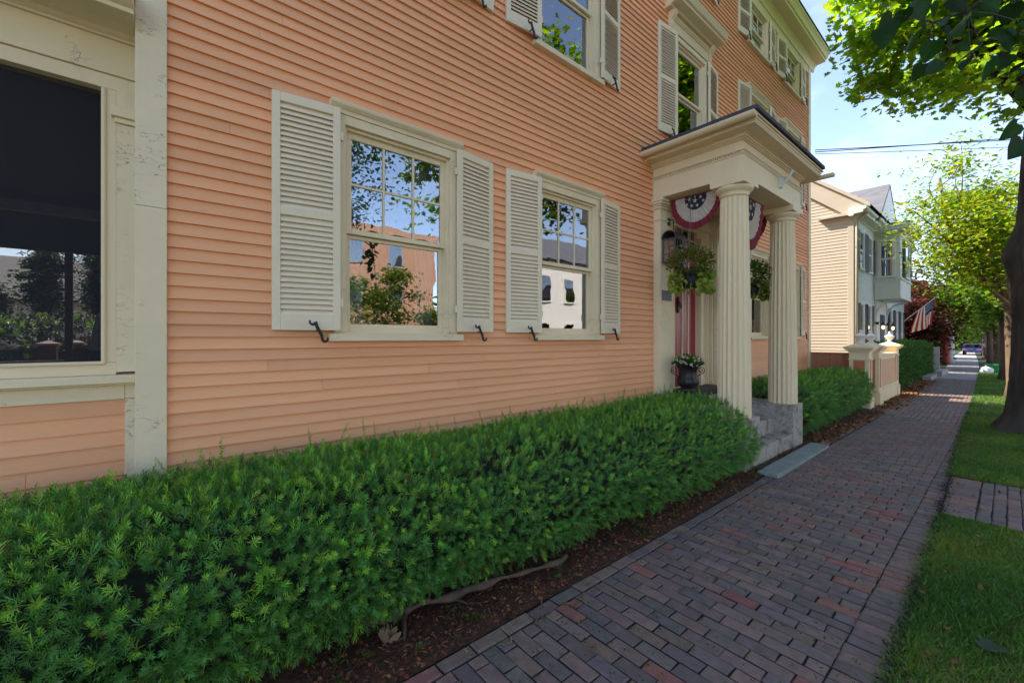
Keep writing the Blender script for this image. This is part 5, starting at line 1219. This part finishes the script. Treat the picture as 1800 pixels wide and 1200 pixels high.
# gable triangle courses
n_ = 40
for i_ in range(n_):
    a_ = EZ2 + i_ * .105; b_ = a_ + .105
    yl_ = WY + .1 + (a_ - EZ2) / .92; yr_ = 14.5 - (a_ - EZ2) / .92
    if yr_ - yl_ < .2: break
    mb.add([(GX - .014, yl_, a_), (GX - .014, yr_, a_), (GX - .003, yr_, b_ + .01), (GX - .003, yl_, b_ + .01), (GX + .004, yl_, a_), (GX + .004, yr_, a_)], [(0, 3, 2, 1), (0, 1, 5, 4)])
mb.build('gable_wall', M['yellow'], yh)
mb = MB(); mb.box(GX + .005, 27.0, WY + .006, 14.5, -.2, EZ2 + .02); mb.prof([(WY + .05, EZ2 + .021), (14.5, EZ2 + .021), (8.85, EZ2 + 5.1)], GX + .005, 27.0, 'x'); mb.build('wall_core', M['yellow'], yh)
mb = MB(); mb.box(GX - .03, GX + .13, WY - .03, WY + .12, -.1, EZ2 - .02); mb.build('corner_board', M['yellow'], yh, .004)
mb = MB(); clapboards(GX + .13, 26.8, .25, EZ2 - .3, .105, WY, [], mb, .014, seg=False); mb.build('front_wall', M['shade_blue'], yh)
mb = MB(); mb.box(26.8, 27.0, WY - .03, WY + .1, -.1, EZ2 - .1); mb.box(GX + .135, 26.79, WY - .035, WY + .004, EZ2 - .3, EZ2 - .05)
P = [(WY + .05, EZ2 - .05), (WY - .06, EZ2 - .05), (WY - .08, EZ2 + .0), (WY - .30, EZ2 + .02), (WY - .31, EZ2 + .08), (WY - .38, EZ2 + .12), (WY - .40, EZ2 + .20), (WY + .05, EZ2 + .22)]
mb.prof(P, GX - .28, 27.2, 'x'); mb.build('cornice', M['bluetrim'], yh, .004)
# return and rake
mb = MB(); mb.prof([(WY - .40, EZ2 + .02), (WY + .9, EZ2 + .02), (WY + .9, EZ2 + .05), (WY + .2, EZ2 + .12), (WY - .40, EZ2 + .12)], GX - .16, GX - .018, 'x')
mb.prof([(WY - .42, EZ2 + .16), (8.85, EZ2 + .16 + 8.53), (8.85, EZ2 - .08 + 8.53)][0:0] or [(WY - .42, EZ2 + .22), (9.0, EZ2 + 5.25), (9.0, EZ2 + 4.72), (WY - .1, EZ2 - .17)], GX - .12, GX - .018, 'x'); mb.prof([(WY - .47, EZ2 + .16), (9.0, EZ2 + 5.20), (9.0, EZ2 + 5.33), (WY - .47, EZ2 + .285)], GX - .20, GX - .151, 'x'); mb.build('rake_board', M['yellow'], yh, .003)
mb = MB(); sl0 = (5.25 - .22) / (9.0 - WY + .42)
mb.add([(GX - .15, WY - .46, EZ2 + .225), (27.3, WY - .46, EZ2 + .225), (27.3, 9.0, EZ2 + 5.27), (GX - .15, 9.0, EZ2 + 5.27), (GX - .15, 14.9, EZ2 + .2), (27.3, 14.9, EZ2 + .2)], [(0, 1, 2, 3), (3, 2, 5, 4)])
mb.add([(GX - .15, WY - .46, EZ2 + .262), (27.3, WY - .46, EZ2 + .262), (27.3, 9.0, EZ2 + 5.31), (GX - .15, 9.0, EZ2 + 5.31), (GX - .15, 14.9, EZ2 + .24), (27.3, 14.9, EZ2 + .24)], [(0, 1, 2, 3), (3, 2, 5, 4)])
mb.build('roof', M['slate'], yh)
# cross gable
cg0, cg1, cga, cgz, cgt = 18.9, 22.4, 20.65, EZ2 + .28, 7.15
mb = MB(); mb.add([(cg0, WY - .41, cgz - .16), (cg1, WY - .41, cgz - .16), (cga, WY - .41, cgt), (cg0, 6, cgz), (cg1, 6, cgz), (cga, 6, cgt)], [(0, 1, 2), (0, 2, 5, 3), (1, 4, 5, 2)])
mb.build('cross_gable', M['whitetrim'], yh)
mb = MB(); mb.add([(cg0 - .25, WY - .42, cgz - .16), (cga, WY - .42, cgt + .12), (cg1 + .25, WY - .42, cgz - .16), (cg0 - .25, 7.5, cgz - .16), (cga, 7.5, cgt + .12), (cg1 + .25, 7.5, cgz - .16),
                         (cg0 - .25, WY - .42, cgz - .22), (cga, WY - .42, cgt + .05), (cg1 + .25, WY - .42, cgz - .22), (cg0 - .25, 7.5, cgz - .22), (cga, 7.5, cgt + .05), (cg1 + .25, 7.5, cgz - .22)],
                        [(0, 1, 4, 3), (1, 2, 5, 4), (6, 9, 10, 7), (7, 10, 11, 8), (0, 6, 7, 1), (1, 7, 8, 2), (0, 3, 9, 6), (2, 8, 11, 5)])
mb.build('cross_roof', M['slate'], yh)
def simple_window(parent, x0, x1, z0, z1, y, ax='x', shut=None, trim='whitetrim'):
    def B(mb, a_, b_, c_, d_, e_, f_): 
        return mb.box(a_, b_, c_, d_, e_, f_) if ax == 'x' else mb.box(c_, d_, a_, b_, e_, f_)
    mb = MB(); f = .07
    B(mb, x0 - f, x0, y - .05, y + .01, z0 - f, z1 + f); B(mb, x1, x1 + f, y - .05, y + .01, z0 - f, z1 + f); B(mb, x0, x1, y - .05, y + .01, z1, z1 + f); B(mb, x0, x1, y - .07, y + .01, z0 - f, z0)
    zm = (z0 + z1) / 2; B(mb, x0, x1, y - .035, y + .01, zm - .03, zm + .03); B(mb, x0, x0 + .035, y - .03, y + .01, z0, z1); B(mb, x1 - .035, x1, y - .03, y + .01, z0, z1)
    w_ = mb.build('window', M[trim], parent, .003)
    mb = MB(); B(mb, x0, x1, y - .016, y - .010, z0, z1); mb.build('pane', M['darkpane'], w_)
    mb = MB(); B(mb, x0, x1, y - .006, y - .003, z0, z1); mb.build('dark_room_sheet', M['darkint'], w_)  # dark sheet standing in for the unlit room behind the pane
    if shut:
        for (a_, b_) in ((x0 - f - .01 - shut, x0 - f - .01), (x1 + f + .01, x1 + f + .01 + shut)):
            mb = MB(); B(mb, a_, b_, y - .06, y - .025, z0 - .04, z1 + .04)
            B(mb, a_ + .05, b_ - .05, y - .065, y - .0605, z0 + .05, zm - .05); B(mb, a_ + .05, b_ - .05, y - .065, y - .0605, zm + .05, z1 - .05)
            mb.build('shutter', M['navy'], parent, .003)
for (a_, b_) in ((17.85, 18.45), (19.20, 19.78)): simple_window(yh, a_, b_, 3.95, 5.12, WY - .014, shut=.30); 
for (a_, b_) in ((17.95, 18.45), (19.1, 19.6)): simple_window(yh, a_, b_, .95, 2.72, WY - .014, shut=.34)
for (a_, b_) in ((23.3, 23.8), (24.6, 25.1), (25.9, 26.4)): simple_window(yh, a_, b_, .8, 2.75, WY - .014, shut=.25)
# box bay
by0 = 2.52; bx0, bx1 = 20.3, 22.7
mb = MB(); mb.box(bx0, bx1, by0, WY - .02, 3.05, 5.4); bay = mb.build('box_bay', M['bluetrim'], yh, .005)
mb = MB(); mb.box(bx0 - .035, bx1 + .03, by0 - .035, WY - .03, 3.70, 3.76); mb.box(bx0 - .02, bx1 + .02, by0 - .02, WY - .03, 3.02, 3.10)
mb.box(bx0 - .012, bx0, by0 + .14, WY - .18, 3.2, 3.24); mb.box(bx0 - .012, bx0, by0 + .14, WY - .18, 3.54, 3.58); mb.box(bx0 - .012, bx0, by0 + .14, by0 + .18, 3.24, 3.54); mb.box(bx0 - .012, bx0, WY - .22, WY - .18, 3.24, 3.54)
mb.build('moulding', M['bluetrim'], bay)
mb = MB()
for (e, a_, b_) in ((.03, 5.25, 5.33), (.10, 5.34, 5.40), (.22, 5.41, 5.46), (.26, 5.47, 5.56), (.30, 5.57, 5.66)): mb.box(bx0 - e, bx1 + e, by0 - e, WY - .03, a_, b_)
mb.build('bay_cornice', M['bluetrim'], bay, .004)
mb = MB(); mb.box(bx0 - .33, bx1 + .33, by0 - .33, WY, 5.67, 5.70); mb.build('bay_roof', M['slate'], bay)
simple_window(yh, by0 + .20, WY - .18, 3.86, 5.10, bx0, ax='y', trim='whitetrim')
simple_window(yh, bx0 + .75, bx1 - .75, 3.86, 5.10, by0 - .014, trim='whitetrim', shut=.3)
mb = MB()
for sx_ in (bx0 + .12, bx1 - .2):
    pts = [(sx_, WY - .04, 2.35), (sx_, WY - .10, 2.65), (sx_, WY - .28, 2.90), (sx_, by0 + .06, 3.0)]
    mb.tube(pts, .035, 6); mb.box(sx_ - .04, sx_ + .04, WY - .06, WY - .015, 2.2, 3.02)
mb.build('bracket', M['bluetrim'], bay)
mb = MB(); mb.box(20.55, 22.45, WY - .05, WY - .015, .3, 3.0); ed = mb.build('entry_surround', M['bluetrim'], yh)
mb = MB(); mb.box(21.2, 22.0, WY - .07, WY - .051, .35, 2.5); mb.build('door', M['navy'], yh)
mb = MB()
mb.tube([(GX + .02, WY - .36, EZ2 + .05), (GX + .02, WY - .22, EZ2 - .12), (GX + .02, WY - .10, EZ2 - .22), (GX + .02, WY - .09, .1)], .042, 10); mb.build('downspout', M['yellow'], yh, smooth=True)
for i_, (x_, y_) in enumerate(((20.5, WY - .10), (22.55, WY - .10))):
    l_ = thing('porch_lamp', ('lit black porch lamp left of the entry under the blue box bay', 'lit black porch lamp right of the entry under the blue box bay')[i_], 'lamp', (x_, y_, 2.0), 'lit lamps beside the blue house entry')
    mb = MB(); mb.box(x_ - .03, x_ + .03, y_ - .02, y_ + .08, 2.1, 2.2); mb.tube([(x_, y_, 2.18), (x_, y_ - .10, 2.25), (x_, y_ - .14, 2.2)], .01, 6); mb.lathe([(.09, 2.06), (.06, 2.12), (.02, 2.19), (.005, 2.22)], (x_, y_ - .14), 12); mb.build('hood', M['iron'], l_)
    mb = MB(); mb.lathe([(.01, 1.93), (.035, 1.95), (.045, 2.0), (.03, 2.05), (.01, 2.058)], (x_, y_ - .14), 12); mb.build('bulb', M['bulb'], l_, smooth=True)

# US flag on a slanted pole
fl = thing('house_flag', 'stars and stripes flag on a slanted pole beyond the yellow house', 'flag', (26.7, 3.2, 2.4))
p0 = Vector((26.75, WY - .05, 2.38)); p1 = Vector((27.2, 2.22, 3.42)); mb = MB(); mb.tube([p0, p1], .016, 8); mb.lathe([(.002, 3.40), (.03, 3.42), (.03, 3.46), (.003, 3.48)], (p1.x, p1.y), 10); mb.build('flag_pole', M['whitetrim'], fl)
nu, nv = 40, 26; V = []; F = []; mi = []
a_top = p1.lerp(p0, .03); a_bot = p1.lerp(p0, .52)
for i_ in range(nu + 1):
    for j in range(nv + 1):
        u = i_ / nu; v = j / nv      # u fly, v along hoist
        h_ = a_top.lerp(a_bot, v); L = 1.12
        sx_ = .10 * math.sin(u * 5 + v * 2) * u + .03 * math.sin(v * 14 + u * 4) * u
        V.append((h_.x + sx_, h_.y + .10 * math.sin(v * 7 + 1) * u + (-.42 * v + .10) * u * -1 * .55 + .02, h_.z - L * u * (1 - .06 * v)))
for i_ in range(nu):
    for j in range(nv):
        a0 = i_ * (nv + 1) + j; F.append((a0, a0 + nv + 1, a0 + nv + 2, a0 + 1))
        if j < 14 and i_ < 19: mi.append(2 if not ((i_ % 3 == 1) and (j % 2 == (1 if (i_ // 3) % 2 else 0)) and i_ < 16) else 1)
        else: mi.append(0 if (j // 2) % 2 == 0 else 1)
mk_obj('flag_cloth', np.array(V), F, [M['flagred'], M['flagwhite'], M['f_blue']], fl, smooth=True, mi=mi)

# ------------------------------------------------------------------ farther things down the street
rh = thing('red_house', 'barn red house with white porch posts beyond the purple tree', 'house', (44, 6, -.3))
mb = MB(); mb.box(40, 50, 4.6, 12, -.5, 5.5); mb.build('wall', M['redpaint'], rh); mb = MB(); mb.prof([(4.1, 5.5), (12.5, 5.5), (8.3, 8.6)], 39.6, 50.4, 'x'); mb.build('roof', M['slate'], rh)
for k, x_ in enumerate((44.0, 48.0)): mb = MB(); mb.lathe([(.22, -.4), (.2, 0), (.18, 2.6), (.22, 2.7)], (x_, 3.0), 12); mb.build('porch_post', M['redpaint'] if k == 0 else M['whitetrim'], rh, smooth=True)
mb = MB(); mb.box(42, 50, 2.85, 4.59, 2.7, 3.0); mb.build('porch_roof', M['whitetrim'], rh)
for k in range(3): simple_window(rh, 41 + k * 2.8, 42 + k * 2.8, 3.4, 4.8, 4.59)
pf = thing('picket_fence', 'grey weathered gate posts and pickets at the end of the tall hedge', 'fence', (29.5, 2.5, -.2)); mb = MB()
mb.box(30.2, 30.42, 2.30, 2.52, -.3, 1.15); mb.build('post', M['greybox'], pf, .01); mb = MB()
mb.box(28.6, 28.8, 2.5, 2.7, -.3, 1.05); mb.build('post', M['greybox'], pf, .01)
mb = MB()
for k in range(9): mb.box(28.9 + k * .14, 28.96 + k * .14, 2.52, 2.55, -.2, .92)
mb.box(28.8, 30.2, 2.551, 2.58, .1, .17); mb.box(28.8, 30.2, 2.551, 2.58, .7, .77); mb.build('pickets', M['greybox'], pf)
st_ = thing('stone_steps', 'low grey stone kerb steps by the picket gate', 'steps', (28, 2.2, -.2)); mb = MB(); mb.box(24.2, 26.4, 2.08, 2.35, -.3, .02); mb.build('step', M['concrete'], st_, .01); mb = MB(); mb.box(27.4, 30.5, 2.0, 2.3, -.3, .06); mb.build('step', M['concrete'], st_, .01)
gb = thing('recycling_bin', 'green plastic recycling bin on the verge behind the white bag', 'bin', (33.2, .55, gz(33)))
mb = MB(); g = gz(33); P = [(33.0, .28), (33.5, .28), (33.5, .86), (33.0, .86)]
mb.add([(32.9, .20, g), (33.5, .20, g), (33.5, .80, g), (32.9, .80, g), (32.86, .15, g + .46), (33.54, .15, g + .46), (33.54, .85, g + .46), (32.86, .85, g + .46), (32.92, .22, g + .46), (33.48, .22, g + .46), (33.48, .78, g + .46), (32.92, .78, g + .46), (32.95, .25, g + .05), (33.45, .25, g + .05), (33.45, .75, g + .05), (32.95, .75, g + .05)],
       [(0, 3, 2, 1), (0, 1, 5, 4), (1, 2, 6, 5), (2, 3, 7, 6), (3, 0, 4, 7), (4, 5, 9, 8), (5, 6, 10, 9), (6, 7, 11, 10), (7, 4, 8, 11), (8, 9, 13, 12), (9, 10, 14, 13), (10, 11, 15, 14), (11, 8, 12, 15), (12, 13, 14, 15)])
mb.build('tub', M['green_plastic'], gb, .01); mb = MB(); mb.box(32.82, 32.859, .2, .8, g + .40, g + .47); mb.build('rim_handle', M['green_plastic'], gb)
sv = []; 
mb = MB(); 
mb.lathe([(.16, g), (.22, g + .05), (.24, g + .16), (.20, g + .27), (.10, g + .33), (.03, g + .36), (.06, g + .40)], (32.3, .78), 20, rf=lambda t, z: 1 + .12 * math.sin(3 * t + z * 9) + .06 * math.sin(7 * t - z * 20))
tag(mb.build('rubbish_bag', M['white_plastic'], None, smooth=True), 'lumpy white tied rubbish bag beside the green bin', 'bag')
def car(name, label, x, y, m_, L=4.4, Wd=1.75):
    t = thing(name, label, 'car', (x, y, gz(x)), 'cars parked down the street'); g = gz(x); h = Wd / 2
    P = [(0, .35), (.05, .62), (.15, .80), (.95, .92), (1.55, 1.38), (2.9, 1.42), (3.7, .98), (4.3, .90), (4.4, .55), (4.35, .3)]
    mb = MB(); mb.prof([(x + a_ * L / 4.4, g + b_) for a_, b_ in P], y - h, y + h, 'y'); mb.build('body', m_, t, .06)
    mb = MB(); mb.prof([(x + a_, g + b_) for a_, b_ in ((1.1, .95), (1.62, 1.34), (2.85, 1.37), (3.5, 1.0))], y - h - .004, y + h + .004, 'y'); mb.prof([(y - h + .15, g + .98), (y + h - .15, g + .98), (y + h - .25, g + 1.33), (y - h + .25, g + 1.33)], x + .96, x + 1.5, 'x'); mb.build('window', M['darkpane'], t)
    for wx in (.85, 3.55):
        for sy_ in (-1, 1):
            mb = MB(); n = 20; P2 = [(x + wx + .32 * math.cos(a_), g + .32 + .32 * math.sin(a_)) for a_ in np.linspace(0, 6.2832, n, endpoint=False)]; yy_ = y + sy_ * (h - .08); mb.prof(P2, yy_ - .1, yy_ + .1, 'y'); wl = mb.build('wheel', M['tyre'], t)
            mb = MB(); P2 = [(x + wx + .2 * math.cos(a_), g + .32 + .2 * math.sin(a_)) for a_ in np.linspace(0, 6.2832, n, endpoint=False)]; mb.prof(P2, yy_ - .105, yy_ + .105, 'y'); mb.build('rim', M['pewter'], wl)
    for sy_ in (-1, 1): mb = MB(); mb.box(x - .01, x + .04, y + sy_ * .62 - .15, y + sy_ * .62 + .15, g + .62, g + .74); mb.build('tail_light', M['redpaint'], t)
    return t
car('parked_car', 'white car parked at the kerb behind the street trees', 62, .2, M['car_white']); car('parked_car', 'dark blue car standing across the far sidewalk', 78, 3.0, M['car_blue'])
# overhead wires
wr = thing('overhead_wires', 'three black service wires running from the salmon house corner across the sky', 'wires', (12.4, 3.2, 6))
for k, (z0_, z1_) in enumerate(((6.25, 6.45), (6.30, 6.40), (6.20, 6.22))):
    A_ = Vector((12.6, 3.15, z0_)); B_ = Vector((27.7, -12, z0_ + 4.44 * (z1_ - z0_) + .3)); pts = []
    for t in np.linspace(0, 1, 24): p = A_.lerp(B_, t); pts.append((p.x, p.y, p.z - .12 * 4 * t * (1 - t)))
    mb = MB(); mb.tube(pts, .011 if k < 2 else .007, 5); mb.build('wire', M['wire'], wr)
o = None
print('objects', len(bpy.data.objects), 'faces', sum(len(o_.data.polygons) for o_ in bpy.data.objects if o_.type == 'MESH'))
